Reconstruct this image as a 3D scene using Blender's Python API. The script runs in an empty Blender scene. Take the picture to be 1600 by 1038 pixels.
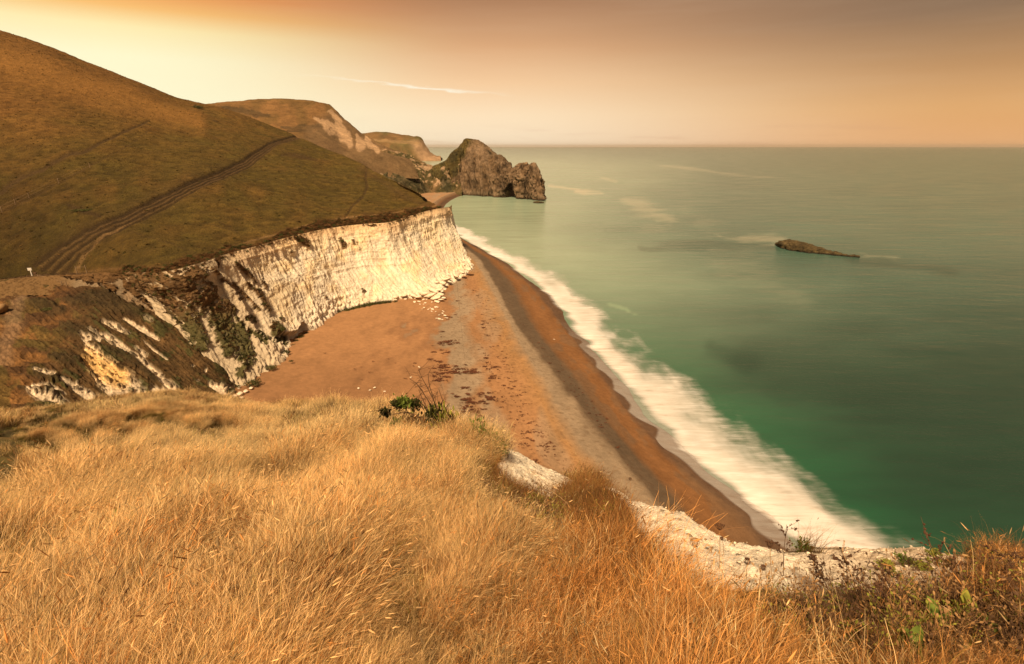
import bpy, math, random
import numpy as np
from mathutils import Vector

# ------------------------------------------------------------------ camera, sky, sun, exposure
S = bpy.context.scene
COL = S.collection
random.seed(7); rng = np.random.default_rng(7)
R = math.radians
CAMZ = 53.0
PITCH = R(19.93)
FPX = 800.0
cd = bpy.data.cameras.new('camera'); cam = bpy.data.objects.new('camera', cd); COL.objects.link(cam)
cam.location = (0, 0, CAMZ); cam.rotation_euler = (R(90) - PITCH, 0, 0)
cd.sensor_width = 36; cd.lens = 36 * FPX / 1600; cd.clip_start = 0.05; cd.clip_end = 120000
S.camera = cam
S.cycles.max_bounces = 5; S.cycles.diffuse_bounces = 3; S.cycles.glossy_bounces = 2; S.cycles.transmission_bounces = 2; S.cycles.transparent_max_bounces = 8
S.view_settings.view_transform = 'Standard'; S.view_settings.look = 'None'
S.view_settings.gamma = 1; S.view_settings.exposure = 0.45; S.view_settings.use_curve_mapping = False

SUN_DIR = Vector((-0.20, -0.54, 0.80)).normalized()      # towards the sun
W = bpy.data.worlds.new('World'); S.world = W; W.use_nodes = True


class NT:
    """tiny node tree helper"""
    def __init__(s, t): s.t = t; s.t.nodes.clear()
    def n(s, typ, **kw):
        nd = s.t.nodes.new(typ)
        for k, v in kw.items(): setattr(nd, k, v)
        return nd
    def l(s, a, b): s.t.links.new(a, b)
    def put(s, sock, v):
        if isinstance(v, bpy.types.NodeSocket): s.l(v, sock)
        elif v is not None: sock.default_value = v
    def math(s, op, a, b=None, c=None, clamp=False):
        nd = s.n('ShaderNodeMath', operation=op, use_clamp=clamp)
        s.put(nd.inputs[0], a)
        if b is not None: s.put(nd.inputs[1], b)
        if c is not None: s.put(nd.inputs[2], c)
        return nd.outputs[0]
    def ramp(s, fac, stops, interp='EASE'):
        nd = s.n('ShaderNodeValToRGB'); nd.color_ramp.interpolation = interp
        e = nd.color_ramp.elements
        while len(e) < len(stops): e.new(0.5)
        for el, (p, c) in zip(e, stops):
            el.position = p; el.color = (*c, 1) if len(c) == 3 else c
        s.put(nd.inputs[0], fac); return nd.outputs[0]
    def mix(s, fac, a, b, blend='MIX'):
        nd = s.n('ShaderNodeMix', data_type='RGBA', blend_type=blend)
        s.put(nd.inputs[0], fac); s.put(nd.inputs[6], a); s.put(nd.inputs[7], b)
        return nd.outputs[2]
    def noise(s, vec, scale, detail=4, rough=0.55, dist=0.0):
        nd = s.n('ShaderNodeTexNoise'); s.put(nd.inputs['Vector'], vec)
        nd.inputs['Scale'].default_value = scale; nd.inputs['Detail'].default_value = detail
        nd.inputs['Roughness'].default_value = rough; nd.inputs['Distortion'].default_value = dist
        return nd.outputs[0]
    def maprange(s, v, a, b, c=0.0, d=1.0, smooth=True):
        nd = s.n('ShaderNodeMapRange', interpolation_type='SMOOTHSTEP' if smooth else 'LINEAR')
        s.put(nd.inputs[0], v)
        for k, x in zip((1, 2, 3, 4), (a, b, c, d)): s.put(nd.inputs[k], x)
        return nd.outputs[0]
    def scalevec(s, vec, sc, rot=(0, 0, 0)):
        nd = s.n('ShaderNodeMapping'); s.put(nd.inputs['Vector'], vec)
        nd.inputs['Scale'].default_value = sc; nd.inputs['Rotation'].default_value = rot
        return nd.outputs[0]


def lin(r, g, b):
    f = lambda c: (c / 255) / 12.92 if c / 255 <= 0.04045 else ((c / 255 + 0.055) / 1.055) ** 2.4
    return (f(r), f(g), f(b))


def make_world():
    T = NT(W.node_tree)
    tc = T.n('ShaderNodeTexCoord'); sep = T.n('ShaderNodeSeparateXYZ')
    T.l(tc.outputs['Generated'], sep.inputs[0])
    x, y, z = sep.outputs
    el = T.math('MULTIPLY', T.math('ARCSINE', z), 57.29578)
    az = T.math('MULTIPLY', T.math('ARCTAN2', x, y), 57.29578)          # 0 straight ahead, + to the sea side
    elp = T.math('DIVIDE', T.math('MAXIMUM', el, 0.0), 90.0)
    # three elevation profiles; the sky brightens round to the glow over the hill
    def prof(st): return T.ramp(elp, [(e / 90, lin(*c)) for e, c in st], 'LINEAR')
    mid = prof([(0, (255, 234, 202)), (3, (255, 228, 190)), (6, (245, 202, 156)), (9, (220, 167, 120)), (13, (172, 122, 84)), (25, (138, 106, 84)), (90, (112, 98, 88))])
    lft = prof([(0, (255, 252, 214)), (3, (255, 251, 212)), (7, (255, 249, 206)), (9.2, (255, 236, 176)), (10.6, (250, 190, 108)), (12, (236, 146, 66)), (25, (165, 112, 76)), (90, (112, 98, 88))])
    rgt = prof([(0, (236, 176, 120)), (3, (222, 166, 106)), (6, (188, 140, 92)), (10, (132, 101, 75)), (25, (104, 90, 78)), (90, (112, 98, 88))])
    bck = prof([(0, (172, 132, 104)), (6, (150, 118, 96)), (25, (128, 104, 88)), (90, (112, 98, 88))])
    # azimuth distance from the glow at -32 deg
    daz = T.math('ABSOLUTE', T.math('ADD', az, 42.0))
    daz = T.math('MINIMUM', daz, T.math('SUBTRACT', 360.0, daz))
    f1 = T.maprange(daz, 6.0, 40.0); f2 = T.maprange(daz, 38.0, 84.0); f3 = T.maprange(daz, 85.0, 150.0)
    c = T.mix(f3, T.mix(f2, T.mix(f1, lft, mid), rgt), bck)
    # thin cirrus streak low over the hill and a faint bank at the horizon
    cv = T.n('ShaderNodeCombineXYZ'); T.l(az, cv.inputs[0]); T.l(el, cv.inputs[1])
    nz = T.noise(T.scalevec(cv.outputs[0], (0.25, 1.6, 1)), 1.0, 5, 0.6)
    line = T.math('ADD', T.math('MULTIPLY', az, -0.072), 4.88)
    dl = T.math('ABSOLUTE', T.math('SUBTRACT', T.math('ADD', el, T.math('MULTIPLY', T.math('SUBTRACT', nz, 0.5), 0.9)), line))
    streak = T.math('MULTIPLY', T.maprange(dl, 0.0, 0.17, 1, 0), T.math('MULTIPLY', T.maprange(az, -22.5, -13.0), T.maprange(az, -8.0, 1.5, 1, 0)))
    streak = T.math('MULTIPLY', streak, T.maprange(nz, 0.3, 0.6, 0.25, 0.9))
    c = T.mix(streak, c, (1.0, 0.93, 0.74, 1))
    nz2 = T.noise(T.scalevec(cv.outputs[0], (0.07, 0.9, 1)), 1.0, 5, 0.6)
    bank = T.math('MULTIPLY', T.maprange(nz2, 0.5, 0.66), T.maprange(el, 0.2, 3.2, 0.25, 0.0))
    c = T.mix(bank, c, (0.62, 0.33, 0.20, 1))
    veil = T.math('MULTIPLY', T.maprange(T.noise(T.scalevec(cv.outputs[0], (0.02, 0.22, 1)), 1.0, 4, 0.6), 0.4, 0.75), 0.10)
    c = T.mix(veil, c, (0.95, 0.72, 0.48, 1))
    bg = T.n('ShaderNodeBackground'); T.l(c, bg.inputs[0]); bg.inputs[1].default_value = 0.72
    sky = T.n('ShaderNodeTexSky', sky_type='NISHITA', sun_disc=False)
    sky.sun_elevation = math.asin(SUN_DIR.z); sky.sun_rotation = math.atan2(SUN_DIR.x, SUN_DIR.y)
    sky.dust_density = 4.0; sky.air_density = 1.0
    warm = T.mix(1.0, sky.outputs[0], (1.0, 0.70, 0.42, 1), 'MULTIPLY')
    bg2 = T.n('ShaderNodeBackground'); T.l(warm, bg2.inputs[0]); bg2.inputs[1].default_value = 0.012
    add = T.n('ShaderNodeAddShader'); T.l(bg.outputs[0], add.inputs[0]); T.l(bg2.outputs[0], add.inputs[1])
    out = T.n('ShaderNodeOutputWorld'); T.l(add.outputs[0], out.inputs[0])


make_world()
sl = bpy.data.lights.new('sun', 'SUN'); sl.energy = 4.7; sl.color = (1.0, 0.74, 0.46); sl.angle = R(7)
sun = bpy.data.objects.new('sun', sl); COL.objects.link(sun)
sun.rotation_euler = SUN_DIR.to_track_quat('Z', 'Y').to_euler(); sun.location = (-40, -60, 120)

# ------------------------------------------------------------------ numbers
CP, SP = math.cos(PITCH), math.sin(PITCH)


def ray(px, py):
    u = (np.asarray(px, float) - 800) / FPX; v = (519 - np.asarray(py, float)) / FPX
    return u, CP + v * SP, -SP + v * CP


def P(px, py, t):
    u, dy, dz = ray(px, py); t = np.asarray(t, float)
    return np.stack([u * t, dy * t, CAMZ + dz * t], -1)


def PZ(px, py, z):
    u, dy, dz = ray(px, py); t = (np.asarray(z, float) - CAMZ) / dz
    return P(px, py, t)


def pix(X):
    """world -> picture position, used only to read where patterns of the ground lie"""
    x, y, z = X[..., 0], X[..., 1], X[..., 2] - CAMZ
    t = y * CP - z * SP; t = np.where(t < 0.05, 0.05, t)
    v = (y * SP + z * CP) / t
    return 800 + FPX * x / t, 519 - FPX * v, t


def _hash(i, j, k, seed):
    h = (i * 374761393 + j * 668265263 + k * 2147483647 + seed * 974634777) & 0xFFFFFFFF
    h = ((h ^ (h >> 13)) * 1274126177) & 0xFFFFFFFF
    h = ((h ^ (h >> 16)) * 2246822519) & 0xFFFFFFFF
    return ((h ^ (h >> 15)) & 0xFFFFFF).astype(np.float64) / 0xFFFFFF * 2 - 1


def vnoise(p, seed=0):
    f = np.floor(p); i = f.astype(np.int64); w = p - f; w = w * w * w * (w * (w * 6 - 15) + 10)
    x, y, z = i[..., 0], i[..., 1], i[..., 2]; wx, wy, wz = w[..., 0], w[..., 1], w[..., 2]
    r = 0
    for a in (0, 1):
        for b in (0, 1):
            for c in (0, 1):
                r = r + _hash(x + a, y + b, z + c, seed) * (wx if a else 1 - wx) * (wy if b else 1 - wy) * (wz if c else 1 - wz)
    return r


def fbm(X, scale, octv=4, seed=0, rough=0.5):
    p = np.asarray(X, float) * np.asarray(scale, float); a = 1.0; r = 0; tot = 0
    for o in range(octv):
        r = r + a * vnoise(p + o * 17.3, seed + o); tot += a; a *= rough; p = p * 2.03
    return r / tot * 1.6


def ridged(X, scale, octv=4, seed=0):
    p = np.asarray(X, float) * np.asarray(scale, float); a = 1.0; r = 0; tot = 0
    for o in range(octv):
        r = r + a * (1 - 2 * np.abs(vnoise(p + o * 9.1, seed + o))); tot += a; a *= 0.5; p = p * 2.1
    return r / tot


def sstep(a, b, x):
    t = np.clip((x - a) / (b - a), 0, 1); return t * t * (3 - 2 * t)


def lerp(a, b, t):
    a = np.asarray(a, float); b = np.asarray(b, float)
    t = np.asarray(t, float)
    if a.ndim == 1 or b.ndim == 1 or a.ndim > t.ndim: t = t[..., None]
    return a * (1 - t) + b * t


def spline(pts, n):
    """Catmull-Rom through pts (m,k), n samples by chord length"""
    p = np.asarray(pts, float); m = len(p)
    d = np.r_[0, np.cumsum(np.linalg.norm(np.diff(p, axis=0), axis=1) ** 0.75)]; d /= d[-1]
    s = np.linspace(0, 1, n); i = np.clip(np.searchsorted(d, s, 'right') - 1, 0, m - 2)
    t = ((s - d[i]) / (d[i + 1] - d[i]))[:, None]
    tan = np.zeros_like(p); tan[1:-1] = (p[2:] - p[:-2]) / (d[2:] - d[:-2])[:, None]
    tan[0] = (p[1] - p[0]) / (d[1] - d[0]); tan[-1] = (p[-1] - p[-2]) / (d[-1] - d[-2])
    h = (d[i + 1] - d[i])[:, None]
    return (2 * t**3 - 3 * t**2 + 1) * p[i] + (t**3 - 2 * t**2 + t) * h * tan[i] + (-2 * t**3 + 3 * t**2) * p[i + 1] + (t**3 - t**2) * h * tan[i + 1]


def loft(rows, nu, nv):
    """rows: list of world polylines. -> (nv, nu, 3)"""
    A = np.stack([spline(r, nu) for r in rows])
    d = np.r_[0, np.cumsum([np.linalg.norm(A[k + 1] - A[k], axis=1).mean() for k in range(len(A) - 1)])]; d /= d[-1]
    s = np.linspace(0, 1, nv); i = np.clip(np.searchsorted(d, s, 'right') - 1, 0, len(A) - 2)
    t = ((s - d[i]) / (d[i + 1] - d[i]))[:, None, None]; h = (d[i + 1] - d[i])[:, None, None]
    tan = np.zeros_like(A); tan[1:-1] = (A[2:] - A[:-2]) / (d[2:] - d[:-2])[:, None, None]
    tan[0] = (A[1] - A[0]) / (d[1] - d[0]); tan[-1] = (A[-1] - A[-2]) / (d[-1] - d[-2])
    return (2 * t**3 - 3 * t**2 + 1) * A[i] + (t**3 - 2 * t**2 + t) * h * tan[i] + (-2 * t**3 + 3 * t**2) * A[i + 1] + (t**3 - t**2) * h * tan[i + 1], s


def normals(G):
    du = np.gradient(G, axis=1); dv = np.gradient(G, axis=0)
    n = np.cross(du, dv); return n / (np.linalg.norm(n, axis=-1, keepdims=True) + 1e-9)


def stroke(px, py, pts):
    """signed nearness to a polyline of (x, y, half width): > 0 inside, in units of the half width"""
    best = np.full(px.shape, -9.0)
    if len(pts) == 1: pts = [pts[0], (pts[0][0] + .01, pts[0][1], pts[0][2])]
    for (x0, y0, w0), (x1, y1, w1) in zip(pts[:-1], pts[1:]):
        dx, dy = x1 - x0, y1 - y0
        t = np.clip(((px - x0) * dx + (py - y0) * dy) / (dx * dx + dy * dy + 1e-9), 0, 1)
        d = np.hypot(px - x0 - t * dx, py - y0 - t * dy); w = w0 + (w1 - w0) * t
        best = np.maximum(best, 1 - d / w)
    return best


# ------------------------------------------------------------------ meshes
def mesh_from(name, V, F, cols=None, attrs=None, smooth=True):
    V = np.asarray(V, np.float32); F = np.asarray(F, np.int32)
    me = bpy.data.meshes.new(name)
    me.vertices.add(len(V)); me.vertices.foreach_set('co', V.ravel())
    k = F.shape[1]
    me.loops.add(F.size); me.loops.foreach_set('vertex_index', F.ravel())
    me.polygons.add(len(F)); me.polygons.foreach_set('loop_start', np.arange(0, F.size, k, dtype=np.int32))
    me.update(calc_edges=True)
    if smooth: me.polygons.foreach_set('use_smooth', np.ones(len(F), bool))
    if cols is not None:
        a = me.attributes.new('col', 'FLOAT_COLOR', 'POINT')
        c = np.ones((len(V), 4), np.float32); c[:, :3] = np.clip(cols, 0, 1); a.data.foreach_set('color', c.ravel())
    for n_, v in (attrs or {}).items():
        a = me.attributes.new(n_, 'FLOAT', 'POINT'); a.data.foreach_set('value', np.asarray(v, np.float32).ravel())
    me.validate(); return me


def grid_faces(ny, nx, close=False):
    i = np.arange(ny * nx).reshape(ny, nx)
    a = i[:-1, :-1]; b = i[:-1, 1:]; c = i[1:, 1:]; d = i[1:, :-1]
    F = np.stack([a, b, c, d], -1).reshape(-1, 4)
    if close:
        F = np.r_[F, np.stack([i[:-1, -1], i[:-1, 0], i[1:, 0], i[1:, -1]], -1)]
    return F


def obj(name, me, mat=None, parent=None, loc=None):
    o = bpy.data.objects.new(name, me); COL.objects.link(o)
    if mat is not None and me is not None and not me.materials: me.materials.append(mat)
    if parent is not None: o.parent = parent
    if loc is not None: o.location = loc
    return o


def tag(o, label=None, cat=None, group=None, kind=None):
    if label: o['label'] = label
    if cat: o['category'] = cat
    if group: o['group'] = group
    if kind: o['kind'] = kind
    return o


def grid_obj(name, G, mat, cols=None, attrs=None, kind='structure', flip=False):
    ny, nx = G.shape[:2]; F = grid_faces(ny, nx)
    if flip: F = F[:, ::-1]
    me = mesh_from(name, G.reshape(-1, 3), F, None if cols is None else cols.reshape(-1, 3), attrs)
    o = obj(name, me, mat)
    if kind: o['kind'] = kind
    return o


def copy_tree(o, parent=None):
    c = o.copy(); COL.objects.link(c); c.parent = parent
    for ch in [q for q in bpy.data.objects if q.parent == o]: copy_tree(ch, c)
    return c


# ------------------------------------------------------------------ materials
def land_mat(name, layers, bump=(2.0, 0.3), rough=0.95, stretch=(1, 1, 1), spec=0.15):
    """the vertex colour is the ground's own colour; layers = (scale, contrast) of fine mottling"""
    m = bpy.data.materials.new(name); m.use_nodes = True; T = NT(m.node_tree)
    at = T.n('ShaderNodeAttribute', attribute_name='col')
    g = T.n('ShaderNodeTexCoord'); vec = T.scalevec(g.outputs['Object'], stretch)
    c = at.outputs['Color']; hsum = None
    for sc, k in layers:
        nz = T.noise(vec, sc, 5, 0.62)
        f = T.maprange(nz, 0.28, 0.72, 1 - k, 1 + k, smooth=False)
        cc = T.n('ShaderNodeCombineXYZ')
        for q in range(3): T.l(f, cc.inputs[q])
        c = T.mix(1.0, c, cc.outputs[0], 'MULTIPLY')
        hsum = nz if hsum is None else T.math('ADD', hsum, nz)
    b = T.n('ShaderNodeBsdfPrincipled'); T.l(c, b.inputs['Base Color'])
    b.inputs['Roughness'].default_value = rough; b.inputs['Specular IOR Level'].default_value = spec
    bm = T.n('ShaderNodeBump'); T.l(T.noise(vec, bump[0], 6, 0.65), bm.inputs['Height'])
    bm.inputs['Strength'].default_value = 0.9; bm.inputs['Distance'].default_value = bump[1]
    T.l(bm.outputs[0], b.inputs['Normal'])
    o = T.n('ShaderNodeOutputMaterial'); T.l(b.outputs[0], o.inputs[0]); return m


M_hill = land_mat('hill_turf', [(0.05, .14), (0.5, .26), (2.6, .5)], bump=(1.6, 1.1), stretch=(1, 1, 1.2))
M_rock = land_mat('rock', [(0.15, .22), (0.6, .26), (2.4, .2)], bump=(0.6, 1.4), stretch=(1, 1, .4))
M_chalk = land_mat('chalk', [(0.12, .07), (0.8, .12), (3.5, .14)], bump=(1.3, 0.5), stretch=(1.3, 1.3, .55))
M_scrub = land_mat('scrub', [(0.2, .2), (0.9, .35), (3.5, .35)], bump=(1.6, 0.6))
M_beach = land_mat('shingle', [(0.06, .07), (0.7, .10), (5.0, .18)], bump=(6.0, 0.05))
M_near = land_mat('near_soil', [(1.5, .10), (9, .16), (45, .2)], bump=(30, 0.03))


def plain_mat(name, c, var=0.25, scale=3.0, rough=0.9, trans=0.0, objrand=0.0):
    m = bpy.data.materials.new(name); m.use_nodes = True; T = NT(m.node_tree)
    g = T.n('ShaderNodeTexCoord'); nz = T.noise(g.outputs['Object'], scale, 4)
    f = T.maprange(nz, .3, .7, 1 - var, 1 + var, smooth=False)
    if objrand:
        oi = T.n('ShaderNodeObjectInfo'); f = T.math('MULTIPLY', f, T.maprange(oi.outputs['Random'], 0, 1, 1 - objrand, 1 + objrand, smooth=False))
    cc = T.n('ShaderNodeCombineXYZ')
    for q in range(3): T.l(f, cc.inputs[q])
    col = T.mix(1.0, (*c, 1), cc.outputs[0], 'MULTIPLY')
    b = T.n('ShaderNodeBsdfPrincipled'); T.l(col, b.inputs['Base Color']); b.inputs['Roughness'].default_value = rough
    b.inputs['Specular IOR Level'].default_value = 0.2
    o = T.n('ShaderNodeOutputMaterial')
    if trans:
        tr = T.n('ShaderNodeBsdfTranslucent'); T.l(col, tr.inputs[0]); mx = T.n('ShaderNodeMixShader'); mx.inputs[0].default_value = trans
        T.l(b.outputs[0], mx.inputs[1]); T.l(tr.outputs[0], mx.inputs[2]); T.l(mx.outputs[0], o.inputs[0])
    else: T.l(b.outputs[0], o.inputs[0])
    return m


# ------------------------------------------------------------------ the hill above the white cliff
def zt(px, py, z): return (z - CAMZ) / ray(px, py)[2]


edge = [(-500, 452, 16), (-150, 445, 16.5), (0, 436, 17), (60, 428, 18.5), (140, 426, 21.5), (200, 428, 24), (260, 428, 26), (320, 412, 26.5), (360, 398, 26.5), (400, 388, 26.5), (440, 376, 26.5),
        (480, 366, 26.5), (520, 358, 26.5), (560, 353, 26.5), (605, 350, 26.5), (640, 340, 26.8), (665, 332, 27), (690, 327, 27)]
EDGE = np.array([PZ(x, y, z) for x, y, z in edge])
EDGEP = [(x, y) for x, y, z in edge]
sky_ = [(-500, -110, 400), (-200, -20, 395), (0, 48, 390), (60, 67, 395), (120, 91, 405), (180, 114, 420), (230, 134, 435), (280, 155, 455), (325, 165, 470),
        (375, 180, 468), (420, 197, 455), (465, 214, 430), (520, 238, 395), (562, 256, 355), (600, 279, 315), (632, 298, 275), (664, 316, 240)]
SKYL = np.array([P(*q) for q in sky_])
LOW = spline(EDGE, 40); UP = spline(SKYL, 40)
ROLL = UP + np.stack([np.full(40, 0.), np.full(40, 60.), -np.linspace(6, 34, 40)], -1)
ROLL2 = ROLL + np.stack([np.full(40, 20.), np.full(40, 60.), -np.linspace(60, 30, 40)], -1)
r1 = LOW * .80 + UP * .20; r1[:, 2] -= 3.0 * np.linspace(1, .1, 40)
r2 = LOW * .50 + UP * .50; r2[:, 2] += 0.5
r3 = LOW * .18 + UP * .82; r3[:, 2] += np.linspace(3.5, 1.0, 40)
UNDER = LOW + np.stack([np.full(40, 1.2), np.full(40, -1.0), np.full(40, -2.2)], -1)
HG, hs = loft([LOW, r1, r2, r3, UP, ROLL, ROLL2], 760, 560)
n0 = fbm(HG, 0.012, 3, 3); n1 = fbm(HG, (.05, .05, .05), 4, 5); n2 = fbm(HG, .35, 4, 8)
fade = np.minimum(1, np.arange(560) / 14.)[:, None]
inU = sstep(.6, .8, hs)[:, None]
HG[..., 2] += fade * (n0 * 1.5 * (1 - inU) + n1 * .6 + n2 * .28)
px, py, pt = pix(HG)
terr = np.sin((HG[..., 2] + 2.0 * n1) * 2.4) * sstep(-.1, .5, n0 + .5 * n1)
HG[..., 2] += fade * terr * .12
ptn = fbm(np.stack([px, py, 0 * px], -1), (.03, .03, 1), 4, 21)
green = np.array((.118, .082, .018)); brown = np.array((.20, .100, .026)); dark = np.array((.055, .033, .012)); tan = np.array((.30, .18, .075)); red = np.array((.135, .062, .022))
up = sstep(300, 110, py + .12 * px + 25 * ptn)
c = lerp(green, brown, np.clip(up * .95 + .28 * n1 + .25 * ptn + .12, 0, 1))
c = c * (1 - .30 * sstep(150, 20, px)[..., None] * sstep(200, 380, py)[..., None])      # lower-left corner darkened in the turf colour to imitate lens vignetting
c = lerp(c, green * .85, .5 * sstep(.1, .5, fbm(HG, .02, 3, 41)) * sstep(.3, 0, up))
c = c * (.74 + .26 * n2[..., None])
c = c * (1 - .28 * sstep(420, 60, px)[..., None] * sstep(170, 330, py)[..., None])  # wider vignette darkening painted into the left and lower slope
# paler raised band across the shoulder
sh = stroke(px, py + 6 * ptn, [(-100, 70, 14), (80, 118, 14), (200, 160, 12), (310, 196, 9)])
c = lerp(c, brown * 1.28, .7 * sstep(-1.4, .8, sh))
HG[..., 2] += 1.5 * sstep(-2, 1, sh)
bulge = stroke(px, py, [(560, 300, 60), (450, 330, 70), (300, 350, 60)])


def track(c, pts, k, col_in=dark, wob=2.0, soft=.5, depth=.25):
    s = stroke(px + wob * ptn * 2, py + wob * ptn, pts)
    m = sstep(-soft, soft, s) * k
    HG[..., 2] -= depth * m
    return lerp(c, col_in, m)


main = [(70, 420), (105, 391), (145, 364), (195, 339), (250, 313), (300, 289), (345, 270), (385, 252), (410, 238), (430, 224), (462, 214), (500, 209)]
def off(pts, dx0, dx1, w0, w1):
    n = len(pts); return [(x + dx0 + (dx1 - dx0) * (i / (n - 1)) ** .6, y + (dx0 + (dx1 - dx0) * (i / (n - 1)) ** .6) * .45, w0 + (w1 - w0) * i / (n - 1)) for i, (x, y) in enumerate(pts)]
c = track(c, off(main, 0, 0, 26, 4), .35, dark * 1.3)
for dx, w, kk in ((-16, 3.0, 1), (-4, 3.3, 1), (10, 3.3, 1), (24, 2.6, .85)):
    c = track(c, off(main, dx, dx * .12, w * 1.3, .9), kk, dark * .65, 1.6, .6, .55)
for dx, w in ((-9, 1.5), (4, 1.7), (18, 1.6)):
    c = track(c, off(main, dx, dx * .12, w * .8, .5), .38, tan * .6, 1.2, .6, .0)
c = track(c, [(120, 425, 3), (135, 400, 3), (160, 372, 2), (200, 345, 1)], .6, tan * .7, 3, .8)
c = track(c, [(-60, 330, 4.5), (0, 298, 4), (50, 270, 3.6), (100, 246, 3.2), (150, 226, 2.6), (190, 208, 2), (235, 190, 1)], 1.0, dark * 1.2, 2, .8, .4)
c = track(c, [(-60, 362, 2.5), (0, 333, 2.0), (60, 305, 1.8), (120, 272, 1.4), (180, 238, 1.2), (240, 200, .7)], .55, dark * 1.2, 1, .8, .2)
c = track(c, [(573, 262, 2.2), (570, 290, 2), (562, 306, 2), (548, 325, 2), (536, 340, 1.6), (520, 352, 1.2)], .8, dark, 2.5, .7, .4)
c = track(c, [(565, 262, 5), (600, 285, 4.5), (630, 305, 4), (680, 326, 3)], .55, dark * 1.5, 2, .9, .6)
c = track(c, [(300, 322, 1), (340, 345, 1.2), (375, 365, 1), (330, 350, 1)], .45, dark * 1.2, 3, .8, .1)
c = track(c, [(200, 360, 1), (250, 375, 1.3), (300, 392, 1)], .5, dark, 3, .8, .1)
c = track(c, [(440, 242, 2), (470, 244, 4), (495, 250, 2)], .75, dark * 1.1, 2, .8, .3)
c = track(c, [(105, 320, 2), (125, 328, 6), (155, 337, 3)], .8, dark * .9, 2, .8, .1)
c = track(c, [(307, 168, 2), (318, 171, 2.5)], .8, dark, 1, .8, -.6)
c = track(c, [(332, 189, 1), (338, 190, 1.6)], .8, dark, 1, .8, -.6)
c = track(c, [(90, 431, 2), (170, 421, 1.6), (240, 419, 1.6), (300, 417, 1.5), (330, 404, 1.5), (400, 380, 1.2)], .5, tan * .65, 2, .8, .1)
# red-brown fringe of rank growth along the cliff edge
ey = np.interp(px, [q[0] for q in EDGEP], [q[1] for q in EDGEP])
fr = sstep(20, 3, (ey - py) + 7 * ptn * 1.5) * sstep(40, 300, px)
c = lerp(c, red * .85, np.clip(fr * .95, 0, 1)); HG[..., 2] += fade * fr * (.4 + .5 * n2)
c = track(c, [(330, 398, 1), (400, 376, 1.5), (470, 355, 1.5), (540, 340, 1.4), (600, 336, 1.2), (650, 327, 1), (686, 322, 1)], .75, tan * .75, 2, .8, .2)
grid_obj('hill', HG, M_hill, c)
lip = np.stack([HG[0] + (0, .05, .02), HG[0] + (0, -.1, -.6), HG[0] + (.2, .3, -2.5), HG[0] + (.3, .6, -5)]); grid_obj('hill_foot', lip, M_hill, np.ones_like(lip) * (.10, .06, .028))
ENDCOL = HG[:, -1]

# ------------------------------------------------------------------ the white cliff
chalkc = np.array((.74, .65, .50)); chalky = np.array((.80, .62, .36)); stain = np.array((.62, .40, .20)); veg = np.array((.075, .066, .022)); vegb = np.array((.12, .066, .026))
cl = [  # top pixel x (edge), foot px, foot py, foot z
    (200, 318, 570, 7), (262, 352, 606, 4.5), (320, 372, 618, 3), (350, 392, 604, 3), (378, 415, 585, 3), (402, 440, 561, 3), (430, 468, 532, 3), (458, 496, 507, 3),
    (490, 530, 487, 3), (530, 570, 476, 3), (570, 610, 470, 3), (605, 650, 466, 3), (632, 688, 460, 3), (655, 700, 447, 3), (672, 718, 436, 3), (690, 737, 419, 3)]
top = [PZ(a, np.interp(a, *zip(*EDGEP)), np.interp(a, [e[0] for e in edge], [e[2] for e in edge])) for a, *_ in cl]
foot = [PZ(b, c_, z) for a, b, c_, z in cl]
# round the corner and back along the far side, unseen
top = top + [P(702, 325, 240), P(706, 322, 262)]; foot = foot + [PZ(735, 402, 3), PZ(722, 390, 3)]
top = np.array(top); foot = np.array(foot)
NU, NV = 900, 300
TOPR = spline(top, NU); FOOT = spline(foot, NU)
vv = np.linspace(0, 1, NV)[:, None, None]
# profile: vertical near the top, battered at the foot
prof = vv * .78 + .22 * vv**2.6 - .10 * np.sin(np.pi * vv)
CG = TOPR * (1 - prof) + FOOT * prof
CG[..., 2] = TOPR[None, :, 2] * (1 - vv[..., 0]) + FOOT[None, :, 2] * vv[..., 0] + 0.5 * (1 - vv[..., 0])
skirt = np.repeat((FOOT + (0, -.3, -3))[None], 4, 0); CG = np.concatenate([CG, skirt]); NV += 4
nrm = normals(CG); nrm = np.where((nrm[..., 1:2] > 0), -nrm, nrm)
U = np.linspace(0, 1, NU)[None, :].repeat(NV, 0); V = np.r_[np.linspace(0, 1, NV - 4), np.ones(4)][:, None].repeat(NU, 1)
Lm = 190.0
arc = np.r_[0, np.cumsum(np.linalg.norm(np.diff(FOOT, axis=0), axis=1))][None, :].repeat(NV, 0)
q = np.stack([arc, 0 * arc, CG[..., 2]], -1)
lean = arc + (CG[..., 2] - 27) * .30 * sstep(70, 20, arc) + 2.6 * fbm(q, (.05, 1, .07), 3, 30)
ql = np.stack([lean, 0 * arc, CG[..., 2]], -1)
flute = ridged(ql, (.11, 1, .018), 3, 31); fl2 = ridged(ql, (.42, 1, .10), 4, 36); crumb = fbm(q, (1.4, 1, 1.1), 4, 33); big = fbm(q, (.035, 1, .03), 3, 35)
tw = sstep(0, .12, V) * (1 - .4 * V)
leftm = sstep(75, 30, arc)[..., None]
disp = tw * (flute * (.9 + .9 * leftm[..., 0]) + fl2 * .42 + big * 2.4 * sstep(.02, .5, V) + .55 * fbm(q, (.22, 1, .3), 4, 37) + .22 * ridged(q, (.02, 1, .55), 3, 38)) + crumb * (.16 + .5 * sstep(.72, 1, V))
blocks = ridged(q, (.45, 1, .5), 4, 52) * sstep(.78, .97, V + .08 * big) * sstep(95, 125, arc) * 1.3
CG = CG + nrm * (disp + blocks)[..., None]
cpx, cpy, _ = pix(CG)
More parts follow.
